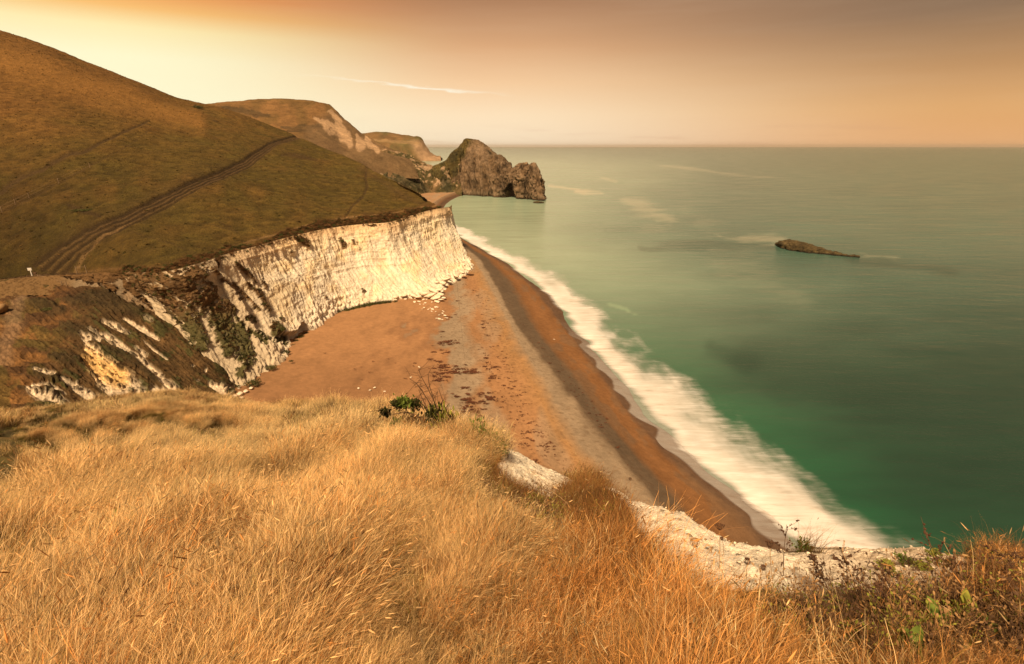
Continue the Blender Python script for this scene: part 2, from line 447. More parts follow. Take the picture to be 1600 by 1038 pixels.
pn = fbm(np.stack([cpx, cpy, 0 * cpx], -1), (.06, .06, 1), 4, 44); pn2 = fbm(np.stack([cpx, cpy, 0 * cpx], -1), (.22, .22, 1), 3, 47)
cc = lerp(chalkc, chalky, np.clip(.45 + .7 * pn - .5 * V, 0, 1))
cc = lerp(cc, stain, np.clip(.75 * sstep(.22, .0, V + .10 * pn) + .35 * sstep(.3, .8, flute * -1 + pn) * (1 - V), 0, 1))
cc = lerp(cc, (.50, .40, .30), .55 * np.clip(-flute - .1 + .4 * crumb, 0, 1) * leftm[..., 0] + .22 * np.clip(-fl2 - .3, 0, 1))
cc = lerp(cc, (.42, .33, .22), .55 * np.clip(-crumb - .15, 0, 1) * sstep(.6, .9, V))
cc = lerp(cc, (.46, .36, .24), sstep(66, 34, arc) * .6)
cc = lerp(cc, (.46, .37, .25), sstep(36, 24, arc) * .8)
VS = [[(225, 446, 10), (262, 462, 14), (296, 500, 14), (318, 545, 10)], [(150, 428, 10), (250, 434, 13), (315, 428, 10)], [(270, 440, 12), (318, 470, 25)], [(322, 455, 16), (345, 510, 17), (352, 548, 9)],
      [(375, 512, 12), (384, 560, 18), (376, 588, 7)], [(330, 422, 2.5), (370, 452, 3), (405, 487, 2)], [(368, 414, 3), (384, 426, 5), (398, 442, 2)], [(352, 500, 14), (362, 540, 10)],
      [(404, 458, 5), (410, 472, 5), (418, 488, 3)], [(425, 505, 7), (432, 520, 12)], [(396, 522, 7), (412, 528, 6)], [(440, 516, 4), (443, 530, 5)], [(390, 500, 5), (400, 505, 3)],
      [(350, 478, 8), (366, 490, 9)], [(385, 445, 3), (400, 458, 3)], [(462, 372, 4), (475, 378, 7), (482, 385, 3)], [(530, 374, 3), (538, 385, 5)], [(552, 376, 3), (556, 384, 2)], [(455, 395, 2)],
      [(378, 470, 3)], [(395, 482, 3)], [(372, 460, 3)], [(440, 500, 4)], [(505, 462, 2.5)], [(565, 452, 3)], [(412, 446, 3), (405, 438, 2)]]
vm = np.full(cpx.shape, -9.)
for s_ in VS: vm = np.maximum(vm, stroke(cpx + 5 * pn, cpy + 6 * pn, s_) + .55 * pn2 * (1 if s_[0][2] > 3 else .5))
vm = sstep(-.12, .12, vm - .5 * sstep(.1, .6, crumb) - .35 * sstep(.2, .7, pn2)); CGv = vm
cc = lerp(cc, lerp(vegb, veg, sstep(470, 520, cpy + 20 * pn)) * (1 + .4 * crumb)[..., None], vm * .97)
CG = CG + nrm * (vm * (.5 + .6 * np.abs(crumb)))[..., None]
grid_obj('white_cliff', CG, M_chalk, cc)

# ------------------------------------------------------------------ back wall of the gully and the scrub spur in front
gt = [(-60, 446, 16.7), (60, 434, 18.2), (110, 433, 20), (150, 430, 22), (200, 430, 24), (250, 430, 25.8), (290, 423, 26.4), (325, 411, 26.6)]
gf = [(-40, 475, 15.5), (80, 462, 16.5), (150, 470, 16), (205, 492, 14), (255, 520, 11), (305, 566, 7), (340, 602, 4.5), (375, 622, 2.5)]
gm = [(-50, 455, 16.6), (75, 446, 17.8), (140, 446, 18.8), (195, 452, 20.5), (245, 460, 19.5), (295, 480, 18), (330, 500, 16.5), (352, 520, 15)]
gt, gm, gf = gt[:6], gm[:6], gf[:6]
GG, gs = loft([np.array([PZ(*k) for k in gt]) + (0, .8, .25), np.array([PZ(*k) for k in gm]) , np.array([PZ(*k) for k in gf])], 420, 220)
nrm = normals(GG); nrm = np.where(nrm[..., 1:2] > 0, -nrm, nrm)
g1 = ridged(GG, (.35, .35, .05), 4, 61); g2 = fbm(GG, .8, 4, 62); 
GG = GG + nrm * (.6 * g1 + .35 * g2)[..., None] * sstep(0, .1, gs)[:, None, None]
a, b, _ = pix(GG); pn = fbm(np.stack([a, b, 0 * a], -1), (.06, .06, 1), 4, 44); pn2 = fbm(np.stack([a, b, 0 * a], -1), (.25, .25, 1), 3, 48)
cc = lerp((.30, .205, .12), (.20, .15, .095), np.clip(.5 + pn, 0, 1)); cc = lerp(cc, (.22, .15, .08), .7 * np.clip(-g1, 0, 1) + .3 * np.clip(-g2, 0, 1))  # wall chalk toned down to stand for the shade in the gully
vm = np.full(a.shape, -9.)
for s_ in [[(100, 432, 5), (160, 430, 9), (220, 438, 13), (300, 432, 15)], [(225, 445, 8), (262, 455, 12), (300, 475, 16), (330, 500, 18), (345, 545, 14)], [(170, 446, 4), (185, 452, 5)], [(205, 448, 9), (235, 462, 12), (262, 482, 8)], [(300, 520, 7), (330, 575, 6)], [(330, 545, 10), (350, 590, 7)], [(180, 440, 5)], [(290, 505, 4)]]:
    vm = np.maximum(vm, stroke(a + 5 * pn, b + 5 * pn, s_) + .5 * pn2)
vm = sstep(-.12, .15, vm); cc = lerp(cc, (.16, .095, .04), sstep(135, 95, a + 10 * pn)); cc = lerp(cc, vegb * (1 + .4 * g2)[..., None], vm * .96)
GG += nrm * (vm * .6 * (1 + g2))[..., None]
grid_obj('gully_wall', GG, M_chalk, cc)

sa = [(-500, 490, 15.5), (-200, 468, 16), (0, 452, 16.5), (70, 446, 17.5), (150, 456, 18.2), (210, 477, 16.5), (258, 500, 14), (310, 547, 9.5), (345, 588, 6), (372, 622, 2)]
s0 = [(-500, 462, 16), (-200, 452, 16.2), (0, 442, 16.6), (70, 436, 17.6), (150, 446, 16.8), (215, 470, 14), (270, 500, 10), (325, 550, 6), (358, 590, 3.5), (392, 618, 1)]
sb = [(-500, 560, 13), (-200, 545, 13), (0, 520, 13.8), (60, 520, 14.2), (120, 532, 14.0), (170, 550, 12.2), (225, 575, 9.5), (285, 605, 6.8), (330, 625, 4.6), (365, 642, 2)]
sc_ = [(-500, 640, 11), (-200, 625, 11.4), (0, 600, 12.2), (50, 602, 12.2), (100, 614, 10.5), (150, 632, 8.5), (205, 650, 6.8), (265, 668, 5), (315, 680, 3.5), (360, 690, 1.5)]
sd = [(-500, 760, 9), (-200, 740, 9), (0, 700, 9), (50, 710, 8), (100, 725, 6.8), (160, 745, 5.2), (220, 760, 4), (280, 770, 3), (330, 780, 2.2), (380, 790, 1)]
SG, ss = loft([np.array([PZ(*k) for k in r]) for r in (s0, sa, sb, sc_, sd)], 620, 420)
a, b, _ = pix(SG); pq = np.stack([a, b, 0 * a], -1)
pn = fbm(pq, (.035, .05, 1), 4, 71); pn2 = fbm(pq, (.2, .2, 1), 3, 72)
# streaks run down the spur, from upper left to lower right
rot = np.stack([a * .78 + b * .62, -a * .62 + b * .78, 0 * a], -1)
st1 = fbm(rot, (.012, .09, 1), 4, 73); st2 = fbm(rot, (.04, .25, 1), 4, 74)
zone = sstep(80, 150, a + .5 * (b - 500))
swz = np.stack([a + .0 * b, b - .08 * a, 0 * a], -1); sw1 = fbm(swz, (.018, .09, 1), 4, 78)
vegc = lerp((.115, .066, .026), (.075, .045, .017), np.clip(.5 + 1.3 * st1, 0, 1)); vegc = lerp(vegc, (.055, .052, .017), np.clip(.9 * sstep(.1, .6, st2 + pn), 0, 1) * zone)
sward = lerp((.20, .098, .032), (.085, .044, .018), np.clip(.5 + 1.5 * sw1, 0, 1)); sward = lerp(sward, (.095, .075, .020), .6 * sstep(.1, .5, pn))
cc = lerp(sward, vegc, zone) * .82
pth = stroke(a + 8 * pn, b + 5 * pn, [(45, 436, 6), (35, 470, 12), (20, 510, 16), (-10, 560, 22), (-60, 620, 30)]); cc = lerp(cc, (.20, .13, .075), .6 * sstep(-.4, .6, pth))
dk = np.full(a.shape, -9.)
for s_ in [[(55, 476, 5), (75, 482, 12), (100, 486, 6)], [(110, 470, 8), (160, 472, 14), (215, 492, 10)], [(95, 508, 5), (120, 520, 12), (150, 524, 6)], [(80, 560, 4), (110, 568, 8), (140, 566, 3)], [(170, 548, 4), (215, 570, 9), (240, 598, 4)],
           [(-10, 440, 8), (10, 442, 7)], [(60, 590, 5), (100, 598, 7), (140, 620, 5)], [(30, 606, 3), (80, 622, 5)]]:
    dk = np.maximum(dk, stroke(a + 6 * pn, b + 4 * pn, s_) + .3 * pn2)
cc = lerp(cc, (.040, .028, .012), .75 * sstep(-.3, .4, dk))
cc = cc * (1 + .25 * pn2 + .25 * st2)[..., None]
ck = np.full(a.shape, -9.)
for s_, wv in [([(46, 612, 4), (60, 622, 7), (100, 634, 8)], 1), ([(48, 600, 3), (75, 606, 4), (100, 618, 3)], 1), ([(60, 584, 3), (82, 588, 6)], 1), ([(95, 596, 3), (130, 616, 7), (160, 634, 6)], 1),
               ([(128, 562, 5), (150, 570, 15), (172, 592, 20), (205, 622, 20)], 1), ([(132, 541, 6), (148, 552, 9)], 1), ([(130, 530, 4), (152, 532, 5)], 1), ([(140, 518, 2), (178, 536, 6), (215, 562, 5), (245, 590, 6), (275, 615, 6)], 1), ([(160, 505, 3), (182, 514, 5), (200, 524, 3)], 1),
               ([(196, 502, 2.5), (222, 514, 4), (246, 530, 2)], 1), ([(228, 500, 3), (238, 506, 2)], 1), ([(204, 474, 1.5), (232, 480, 2.6), (254, 496, 1.6)], 0), ([(330, 606, 4), (352, 614, 9), (372, 620, 8)], 1), ([(225, 538, 1), (262, 566, 1.5)], 0),
               ([(320, 580, 3)], 1), ([(300, 574, 3)], 1), ([(312, 600, 3)], 1), ([(215, 548, 3), (225, 556, 4)], 1), ([(240, 610, 6), (262, 622, 6)], 1)]:
    ck = np.maximum(ck, stroke(a + 5 * pn * wv, b + 5 * pn * wv, s_) + .3 * (st2 + pn2 * .6) * wv + .1)
ckm = sstep(-.12, .14, ck) * (1 - .8 * sstep(.5, .8, pn2 + st2))
gold = sstep(-.3, .7, stroke(a, b, [(135, 565, 26), (185, 590, 22)]))  # yellow light on the spur's chalk face, put into its colour
cc = lerp(cc, lerp((.66, .53, .37), (.78, .50, .20), gold) * (1 + .25 * pn2 - .1)[..., None], ckm)
nrm = normals(SG); nrm = np.where(nrm[..., 2:3] < 0, -nrm, nrm)
SG = SG + nrm * (.6 * st1 * zone + .22 * st2 * (1 - .5 * ckm) + .16 * pn2 + .8 * (1 - ckm) * zone + .7 * sw1 * (1 - zone) + .5 * sstep(-.3, .5, dk))[..., None] * (1 - .55 * ckm[..., None])
grid_obj('scrub_spur', SG, M_scrub, cc)
SPUR = SG; SPM = (ckm < .02) & (ck < -.35) & (zone > .5) & (a > 60)

# ------------------------------------------------------------------ farther hills
def far_patch(name, rows, nu, nv, colf, mat, amp, sc=.03, seed=0, ridge=0.0):
    G, s = loft([np.array([P(*k) for k in r]) for r in rows], nu, nv)
    nrm = normals(G); nrm = np.where(nrm[..., 1:2] > 0, -nrm, nrm)
    n1 = fbm(G, sc, 5, seed); n2 = fbm(G, sc * 6, 4, seed + 5)
    f = np.minimum(1, np.abs(s - 0.0) / .06)[:, None]
    G = G + nrm * ((amp * n1 + amp * .3 * n2 + ridge * ridged(G, (sc * 2, sc * 2, sc * .4), 4, seed + 9)))[..., None]
    a, b, _ = pix(G); pn = fbm(np.stack([a, b, 0 * a], -1), (.07, .07, 1), 4, seed + 3)
    return grid_obj(name, G, mat, colf(a, b, n1, n2, pn))


def c_far(a, b, n1, n2, pn):
    c = lerp((.20, .108, .040), (.145, .085, .030), np.clip(.5 + pn + n1 * .5, 0, 1))
    d = np.full(a.shape, -9.)
    for s_ in [[(335, 166, 2), (370, 172, 4), (420, 182, 3)], [(440, 198, 2), (475, 200, 4), (500, 196, 3)], [(450, 204, 2), (485, 205, 3)]]: d = np.maximum(d, stroke(a, b + 3 * pn, s_))
    c = lerp(c, (.06, .042, .02), .7 * sstep(-.6, .4, d))
    ck = np.full(a.shape, -9.)
    for s_ in [[(490, 183, 3), (508, 190, 8), (520, 205, 7)], [(530, 195, 5), (538, 210, 9), (545, 225, 8)], [(556, 210, 3), (562, 228, 9)], [(575, 220, 3), (588, 234, 7)], [(600, 234, 4)], [(520, 180, 5), (530, 190, 5)]]:
        ck = np.maximum(ck, stroke(a + 3 * pn, b + 4 * pn, s_) + .6 * pn)
    face = sstep(480, 515, a + 1.0 * (b - 190)) * sstep(165, 182, b)
    c = lerp(c, (.16, .105, .055), .7 * face)
    c = lerp(c, (.50, .33, .19), .75 * sstep(-.25, .35, ck))
    return c * (1 + .25 * n2)[..., None]


far_patch('far_down', [
    [(300, 172, 760), (360, 164, 780), (420, 163, 800), (480, 166, 800), (520, 176, 790), (550, 200, 760), (580, 220, 730), (610, 240, 700), (640, 250, 690)],
    [(300, 168, 640), (345, 162, 650), (400, 157.5, 665), (460, 158, 680), (513, 166, 690), (540, 187, 680), (566, 209, 665), (600, 229, 650), (640, 243, 640)],
    [(310, 190, 560), (360, 190, 565), (410, 188, 570), (460, 190, 580), (505, 192, 600), (530, 208, 610), (560, 222, 610), (595, 236, 610), (640, 248, 620)],
    [(330, 230, 470), (380, 240, 470), (430, 236, 470), (475, 232, 480), (510, 236, 510), (540, 240, 540), (575, 243, 560), (610, 247, 580), (645, 254, 600)],
    [(340, 280, 440), (390, 290, 440), (440, 280, 450), (485, 275, 460), (520, 280, 480), (550, 280, 510), (585, 280, 540), (620, 280, 560), (655, 280, 580)]], 460, 300, c_far, M_hill, 1.6, .02, 80, .8)


def c_bank(a, b, n1, n2, pn):
    c = lerp((.15, .095, .042), (.07, .058, .022), np.clip(.5 + 1.3 * pn + .4 * n1, 0, 1))
    c = lerp(c, (.30, .20, .12), .8 * sstep(.25, .6, n2 + .7 * n1))
    c = lerp(c, (.045, .042, .018), .8 * sstep(-.4, .4, stroke(a + 4 * pn, b + 4 * pn, [(598, 262, 10), (640, 285, 9), (665, 297, 5)])))
    c = lerp(c, (.035, .034, .016), .8 * sstep(-.4, .4, stroke(a + 3 * pn, b, [(688, 270, 6), (698, 290, 8), (705, 302, 5)])))
    return c * (1 + .35 * n2)[..., None]


far_patch('rocky_bank', [
    [(535, 246, 640), (570, 241, 640), (605, 242, 645), (640, 249, 650), (665, 262, 650), (682, 272, 640), (700, 275, 630), (722, 275, 620)],
    [(535, 242, 590), (570, 238, 600), (605, 237, 610), (635, 243, 620), (660, 255, 620), (680, 264, 610), (698, 262, 600), (720, 258, 590)],
    [(545, 262, 560), (580, 260, 565), (612, 262, 575), (640, 270, 590), (665, 280, 600), (685, 284, 600), (702, 284, 596), (722, 284, 590)],
    [(560, 290, 520), (590, 290, 530), (620, 293, 545), (646, 298, 565), (670, 301, 590), (688, 302, 590), (704, 302, 588), (722, 302, 585)],
    [(560, 330, 480), (590, 330, 500), (620, 325, 530), (646, 322, 550), (670, 312, 575), (688, 309, 580), (704, 308, 580), (722, 308, 580)]], 360, 240, c_bank, M_rock, 1.5, .05, 90, 2.4)


def c_head(a, b, n1, n2, pn):
    c = lerp((.17, .10, .04), (.10, .08, .03), np.clip(.5 + pn * 1.2, 0, 1))
    face = sstep(640, 655, a - .5 * (b - 235)) * sstep(216, 224, b)
    c = lerp(c, (.34, .22, .13), .75 * face)
    c = lerp(c, (.26, .17, .08), .7 * sstep(-.5, .5, stroke(a, b, [(585, 219, 2), (625, 222, 2.5), (655, 224, 2)])))
    return c * (1 + .3 * n2)[..., None]


far_patch('far_headland', [
    [(520, 230, 2500), (570, 216, 2500), (600, 212, 2450), (630, 216, 2400), (655, 224, 2350), (668, 240, 2300), (684, 247, 2250), (692, 250, 2200)],
    [(520, 222, 2150), (572, 210, 2150), (600, 207.5, 2150), (632, 213, 2130), (655, 215.5, 2100), (667, 232, 2080), (677, 243, 2060), (689, 245, 2050)],
    [(520, 240, 2000), (570, 226, 1990), (600, 224, 1990), (630, 226, 1990), (650, 228, 1990), (662, 238, 1990), (674, 246, 2000), (688, 247.5, 2010)],
    [(520, 262, 1900), (570, 256, 1900), (600, 252.5, 1900), (630, 251, 1930), (648, 250.5, 1950), (660, 250.5, 1960), (674, 250.3, 1970), (689, 249.8, 1980)],
    [(520, 264, 1890), (570, 260, 1890), (600, 256.5, 1890), (630, 254, 1920), (648, 253.5, 1940), (660, 253.5, 1950), (674, 253.3, 1960), (689, 252.8, 1970)]], 300, 160, c_head, M_hill, 5, .006, 120, 5)


# ------------------------------------------------------------------ free-standing rock: fin with a rounded cross-section
def fin(front, sil, width, n_s, n_phi, z0=-4, amp=2, ribs=2, seed=0, skew=0.0, power=.72):
    """front: waterline points on the ground (x,y) left to right (centre line). sil: heights at the same parameter"""
    C = spline(np.array(front), n_s); H = spline(np.array(sil)[:, None], n_s)[:, 0] if np.ndim(sil[0]) == 0 else None
    return C, H


def fin_mesh(name, C, H, Wd, n_phi, amp, rib, seed, z0=-4, pw=(.75, .75)):
    ns = len(C); tang = np.gradient(C, axis=0); tang /= np.linalg.norm(tang, axis=1)[:, None]
    side = np.stack([tang[:, 1], -tang[:, 0]], -1)          # towards the viewer when going left to right
    phi = np.linspace(0, np.pi, n_phi)
    cx = np.sign(np.cos(phi)) * np.abs(np.cos(phi)) ** pw[0]; sz = np.sin(phi) ** pw[1]
    G = np.zeros((n_phi, ns, 3))
    G[..., :2] = C[None] + side[None] * (Wd[None] * cx[:, None])[..., None]
    G[..., 2] = z0 + (H - z0)[None] * sz[:, None]
    return G


# the arch promontory: sample skyline of the rock by column
dsk = [(664, 268), (674, 261), (684, 257), (692, 252), (700, 246), (708, 238), (716, 232), (722, 225), (728, 219), (734, 216.5), (741, 219.5), (750, 225.5), (757, 233), (763, 239), (767, 243), (773, 242), (780, 242), (785, 247),
       (789, 255), (794, 263), (800, 262), (806, 262.5), (811, 258), (817, 255), (820, 256), (823, 263), (827, 258), (832, 255), (836, 261), (840, 270), (842.5, 282), (843, 292), (844, 306), (848, 315)]
dpx = np.array([q[0] for q in dsk], float); dpy = np.array([q[1] for q in dsk], float)
dt = np.interp(dpx, [664, 700, 740, 790, 848], [618, 608, 596, 566, 528])
top3 = P(dpx, dpy, dt)
NS = 420
T3 = spline(top3, NS); tpx, _, _ = pix(T3)
Wd = np.interp(tpx, [664, 690, 715, 740, 765, 790, 815, 838, 848], [12, 18, 25, 28, 22, 15, 13, 9, 2.0])
H = np.maximum(T3[:, 2], .6)
DG = fin_mesh('rock_arch', T3[:, :2], H, Wd, 170, 0, 0, 0, z0=-5, pw=(.85, .72))
nrm = normals(DG); ctr = np.concatenate([T3[:, :2], (H * .4)[:, None]], 1)[None]
nrm = np.where(np.sum(nrm * (DG - ctr), -1, keepdims=True) < 0, -nrm, nrm)
tilt = np.stack([DG[..., 0] + .18 * DG[..., 2], DG[..., 1], DG[..., 2]], -1)
rb = ridged(tilt, (.11, .05, .012), 4, 151); r2_ = ridged(tilt, (.32, .15, .07), 4, 152); r3_ = fbm(DG, .45, 4, 153); lg = fbm(DG, .045, 3, 154)
rugg = sstep(772, 800, tpx)[None, :]
skyf = 1 - (.75 - .45 * rugg) * np.sin(np.linspace(0, np.pi, 170))[:, None] ** 6
DG = DG + nrm * (((rb - .25) * 5.8 * (1 - .4 * rugg) + (r2_ - .2) * (2.0 + 1.8 * rugg) + lg * 1.0 + r3_ * (.5 + .8 * rugg) - .8) * skyf)[..., None]
a, b, _ = pix(DG); pn = fbm(np.stack([a, b, 0 * a], -1), (.12, .12, 1), 4, 155)
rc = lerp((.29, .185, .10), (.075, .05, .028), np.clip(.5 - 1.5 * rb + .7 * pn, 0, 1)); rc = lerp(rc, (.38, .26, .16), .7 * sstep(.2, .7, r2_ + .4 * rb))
grass = sstep(0, 1, (sstep(18, -6, b - np.interp(a, dpx, dpy) - 40 * sstep(748, 700, a) - 10 * pn)) * (1 - rugg) * (1 - .75 * sstep(725, 745, a + 12 * pn)))
rc = lerp(rc, lerp((.155, .115, .030), (.085, .075, .022), np.clip(.5 + 1.2 * pn, 0, 1)), .9 * grass)
rc = lerp(rc, (.045, .042, .020), .7 * sstep(-.3, .5, stroke(a + 3 * pn, b + 3 * pn, [(694, 275, 7), (700, 300, 7)])))
rc = lerp(rc, (.05, .042, .028), .85 * sstep(2.2, .6, DG[..., 2] + .5 * r3_))
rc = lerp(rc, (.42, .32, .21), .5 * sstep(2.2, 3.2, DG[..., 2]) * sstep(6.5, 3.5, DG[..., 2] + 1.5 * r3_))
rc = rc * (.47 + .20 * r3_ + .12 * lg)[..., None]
rc = lerp(rc, (.035, .026, .016), .55 * np.clip(-rb - .15, 0, 1) * (1 - grass))  # shadow between the ribs painted into the rock colour
# the arch: matching holes in the seaward and landward skins, joined by a rough tunnel
NP = 170; SH = 36
cxp = (tpx[:-1] + tpx[1:]) / 2; czz = (DG[:-1, :-1, 2] + DG[1:, 1:, 2]) / 2
hole = np.zeros((NP - 1, NS - 1), bool)
prof_ = 1.5 + 15.5 * np.sqrt(np.clip(1 - np.abs((cxp - 811) / 10.5) ** 2.2, 0, 1)) + 1.2 * np.sin(cxp * 2.3)
inside = np.abs(cxp - 811) < 10.5
hole[:NP // 2] = (czz[:NP // 2] < prof_[None]) & inside[None]
back = np.zeros_like(hole); jj = np.arange(NS - 1)
back[::-1][:, :NS - 1 - SH] = hole[:, SH:]
keepc = ~(hole | back); Fg = grid_faces(NP, NS)[keepc.ravel()]
vid = np.arange(NP * NS).reshape(NP, NS); DV = DG.reshape(-1, 3)
edges_ = []
for i, j in zip(*np.nonzero(hole)):
    for di, dj, va, vb in ((-1, 0, (i, j), (i, j + 1)), (1, 0, (i + 1, j), (i + 1, j + 1)), (0, -1, (i, j), (i + 1, j)), (0, 1, (i, j + 1), (i + 1, j + 1))):
        ni, nj = i + di, j + dj
        if ni < 0: continue
        if not (0 <= nj < NS - 1) or not hole[ni, nj]: edges_.append((va, vb))
K = 22; newV = []; ring = {}
def ringof(v):
    if v not in ring:
        f0 = DG[v[0], v[1]]; b0 = DG[NP - 1 - v[0], v[1] - SH]; base_ = NP * NS + len(newV)
        newV.extend([f0 * (1 - k / (K + 1)) + b0 * k / (K + 1) for k in range(1, K + 1)])
        ring[v] = [vid[v]] + [base_ + k for k in range(K)] + [vid[NP - 1 - v[0], v[1] - SH]]
    return ring[v]
Ft = []
for va, vb in edges_:
    ra, rb_ = ringof(va), ringof(vb)
    for k in range(K + 1): Ft.append((ra[k], ra[k + 1], rb_[k + 1], rb_[k]))
newV = np.array(newV); newV = newV + np.stack([fbm(newV, .3, 3, 171), fbm(newV, .3, 3, 172), fbm(newV, .3, 3, 173)], -1) * 1.3
colT = lerp((.22, .14, .08), (.10, .07, .04), np.clip(.5 + fbm(newV, .4, 3, 175), 0, 1))
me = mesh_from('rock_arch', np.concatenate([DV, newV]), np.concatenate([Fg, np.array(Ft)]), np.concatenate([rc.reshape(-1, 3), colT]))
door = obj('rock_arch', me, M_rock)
tag(door, 'brown limestone headland with a sea arch pierced near its ragged seaward end', 'rock arch')


def small_rock(name, ptsl, hl, wl, label, cat, seed, zb=-2, dark_=True, sc=1.0):
    C = spline(np.array(ptsl), 160); Hh = np.interp(np.linspace(0, 1, 160), np.linspace(0, 1, len(hl)), hl); Ww = np.interp(np.linspace(0, 1, 160), np.linspace(0, 1, len(wl)), wl)
    G = fin_mesh(name, C, Hh, Ww, 70, 0, 0, 0, z0=zb, pw=(.6, .7)); n = normals(G); c0 = np.concatenate([C, np.zeros((160, 1))], 1)[None]
    n = np.where(np.sum(n * (G - c0), -1, keepdims=True) < 0, -n, n)
    G += n * (sc * (ridged(G, .25 / sc, 4, seed) * .9 + fbm(G, 1. / sc, 3, seed + 3) * .35))[..., None]
    r = ridged(G, .35 / sc, 4, seed + 5)
    c = lerp((.085, .062, .028), (.032, .025, .014), np.clip(.5 - r, 0, 1)) * (1 + .4 * fbm(G, 1.2, 3, seed))[..., None]
    c = lerp(c, (.02, .017, .012), sstep(1.0, .2, G[..., 2]))
    o = obj(name, mesh_from(name, G.reshape(-1, 3), grid_faces(70, 160), c.reshape(-1, 3)), M_rock)
    return tag(o, label, cat)


def wl(px, py): return PZ(px, py, 0)[:2]
small_rock('sea_rock', [wl(1213, 382), wl(1235, 388), wl(1262, 393), wl(1290, 396.5), wl(1315, 400), wl(1343, 402.5)], [.4, 3.6, 4.0, 3.0, 1.4, .9, .4], [1, 5, 6, 5, 3.2, 1.8, .6],
           'long low dark rock standing alone out in the green sea', 'rock', 301)
small_rock('skerry', [wl(836, 317), wl(842, 317.5), wl(850, 317.5)], [1.0, 1.6, .3], [3, 3, 1], 'small dark ledge of rock awash at the seaward foot of the arch', 'rock', 311)
small_rock('sea_stack', [wl(672, 250), wl(680, 250), wl(690, 250)], [4, 13, 3], [10, 16, 8], 'tiny pointed stack off the tip of the most distant headland', 'rock', 321, zb=-4, sc=4)

# ------------------------------------------------------------------ beach
def line(pts, z):
    w = np.array([PZ(x, y, z) for x, y in pts]); o = np.argsort(w[:, 1]); w = w[o]
    return w[:, 1], w[:, 0]


YS = np.r_[np.linspace(-40, 30, 30), np.linspace(31, 260, 620), np.linspace(261, 640, 320)]
def evalx(pts, z, smooth=9):
    y, x = line(pts, z); r = np.interp(YS, y, x)
    ylo, yhi = y[0], y[-1]
    r = np.where(YS < ylo, x[0] + (YS - ylo) * (x[1] - x[0]) / (y[1] - y[0]), r)
    k = np.ones(smooth) / smooth; rp = np.r_[np.full(smooth // 2, r[0]), r, np.full(smooth // 2, r[-1])]
    return np.convolve(rp, k, 'valid')


shore = [(752, 303), (742, 301.5), (728, 304), (715, 308), (705, 313), (697, 319), (692, 326), (694, 338), (700, 350), (708, 362), (722, 373), (745, 385), (790, 411), (830, 438), (862, 462), (885, 492), (900, 520), (935, 558), (975, 600), (1010, 645), (1050, 692), (1100, 740), (1150, 778), (1190, 815), (1225, 862), (1262, 910)]
X1 = evalx(shore, 0, 5)
scal = 1.4 * fbm(np.stack([YS, 0 * YS, 0 * YS], -1), (.05, 1, 1), 3, 401) + .5 * fbm(np.stack([YS, 0 * YS, 0 * YS], -1), (.16, 1, 1), 2, 403)
X1s = X1 + scal * sstep(300, 150, YS)
L2 = evalx([(715, 369), (745, 389), (785, 412), (820, 440), (845, 468), (870, 500), (905, 548), (945, 602), (985, 655), (1035, 712), (1085, 762), (1130, 803), (1165, 850), (1190, 900)], .9)
L3 = evalx([(712, 370), (735, 387), (765, 405), (795, 438), (818, 476), (845, 520), (880, 565), (920, 618), (962, 672), (1010, 725), (1060, 775), (1110, 840), (1150, 900)], 2.2)
L4 = evalx([(712, 371), (728, 386), (750, 404), (766, 428), (785, 462), (806, 505), (840, 548), (880, 600), (930, 660), (975, 725), (1010, 770), (1060, 830)], 3.3)
L5 = evalx([(712, 373), (724, 390), (742, 412), (760, 440), (786, 490), (820, 560), (852, 620), (888, 690), (920, 730), (960, 790)], 3.3)
L6 = evalx([(712, 376), (720, 400), (735, 440), (745, 500), (760, 560), (790, 640), (830, 720), (860, 800)], 3.0)
L7 = evalx([(712, 380), (715, 410), (700, 470), (692, 500), (686, 540), (680, 600), (684, 680), (700, 800)], 3.0)
LL = [X1s + 40, X1s + 3.5, X1s, L2, L3, L4, L5, L6, L7]
ZL = [-8, -.7, 0, .9, 2.2, 3.3, 3.35, 3.0, 3.0]
farm = sstep(312, 330, YS)         # beyond the corner the beach narrows to a plain curve under the bank
offs = [40, 3.5, 0, -3, -6, -9, -11, -14, -18]
LL = [l * (1 - farm) + (X1s + o_) * farm for l, o_ in zip(LL, offs)]
for k in range(3, len(LL)): LL[k] = np.minimum(LL[k], LL[k - 1] - .8)
LL += [LL[-1] - 25, LL[-1] - 60, LL[-1] - 130]; ZL += [3.0, 3.6, 5.0]
NB = [8, 10, 26, 40, 26, 16, 40, 40, 70, 60, 20]
cols_, zz_, bv = [], [], []
for k in range(len(LL) - 1):
    for j in range(NB[k]):
        f = j / NB[k]; cols_.append(LL[k] * (1 - f) + LL[k + 1] * f); zz_.append(ZL[k] * (1 - f) + ZL[k + 1] * f); bv.append(k + f)
cols_.append(LL[-1]); zz_.append(ZL[-1]); bv.append(len(LL) - 1)
BX = np.array(cols_); BZ = np.array(zz_)[:, None] * np.ones_like(BX); BV = np.array(bv)[:, None] * np.ones_like(BX); BY = YS[None] * np.ones_like(BX)
BG = np.stack([BX, BY, BZ], -1)
bn = fbm(BG, (.05, .02, 1), 4, 411); bn2 = fbm(BG, (.4, .18, 1), 4, 412); bn3 = fbm(BG, 1.5, 3, 413)
BG[..., 2] += .10 * bn + .05 * bn2 * sstep(2, 3, BV) 
v_ = BV + (.16 + .45 * sstep(5.6, 7, BV)) * bn + (.10 + .12 * sstep(6, 7, BV)) * bn2
sand = np.array((.35, .185, .085)); sand2 = np.array((.29, .15, .07)); orange = np.array((.235, .11, .042)); darkg = np.array((.115, .080, .050)); grey = np.array((.29, .215, .14)); wet = np.array((.10, .058, .034)); gold_ = np.array((.36, .20, .085))
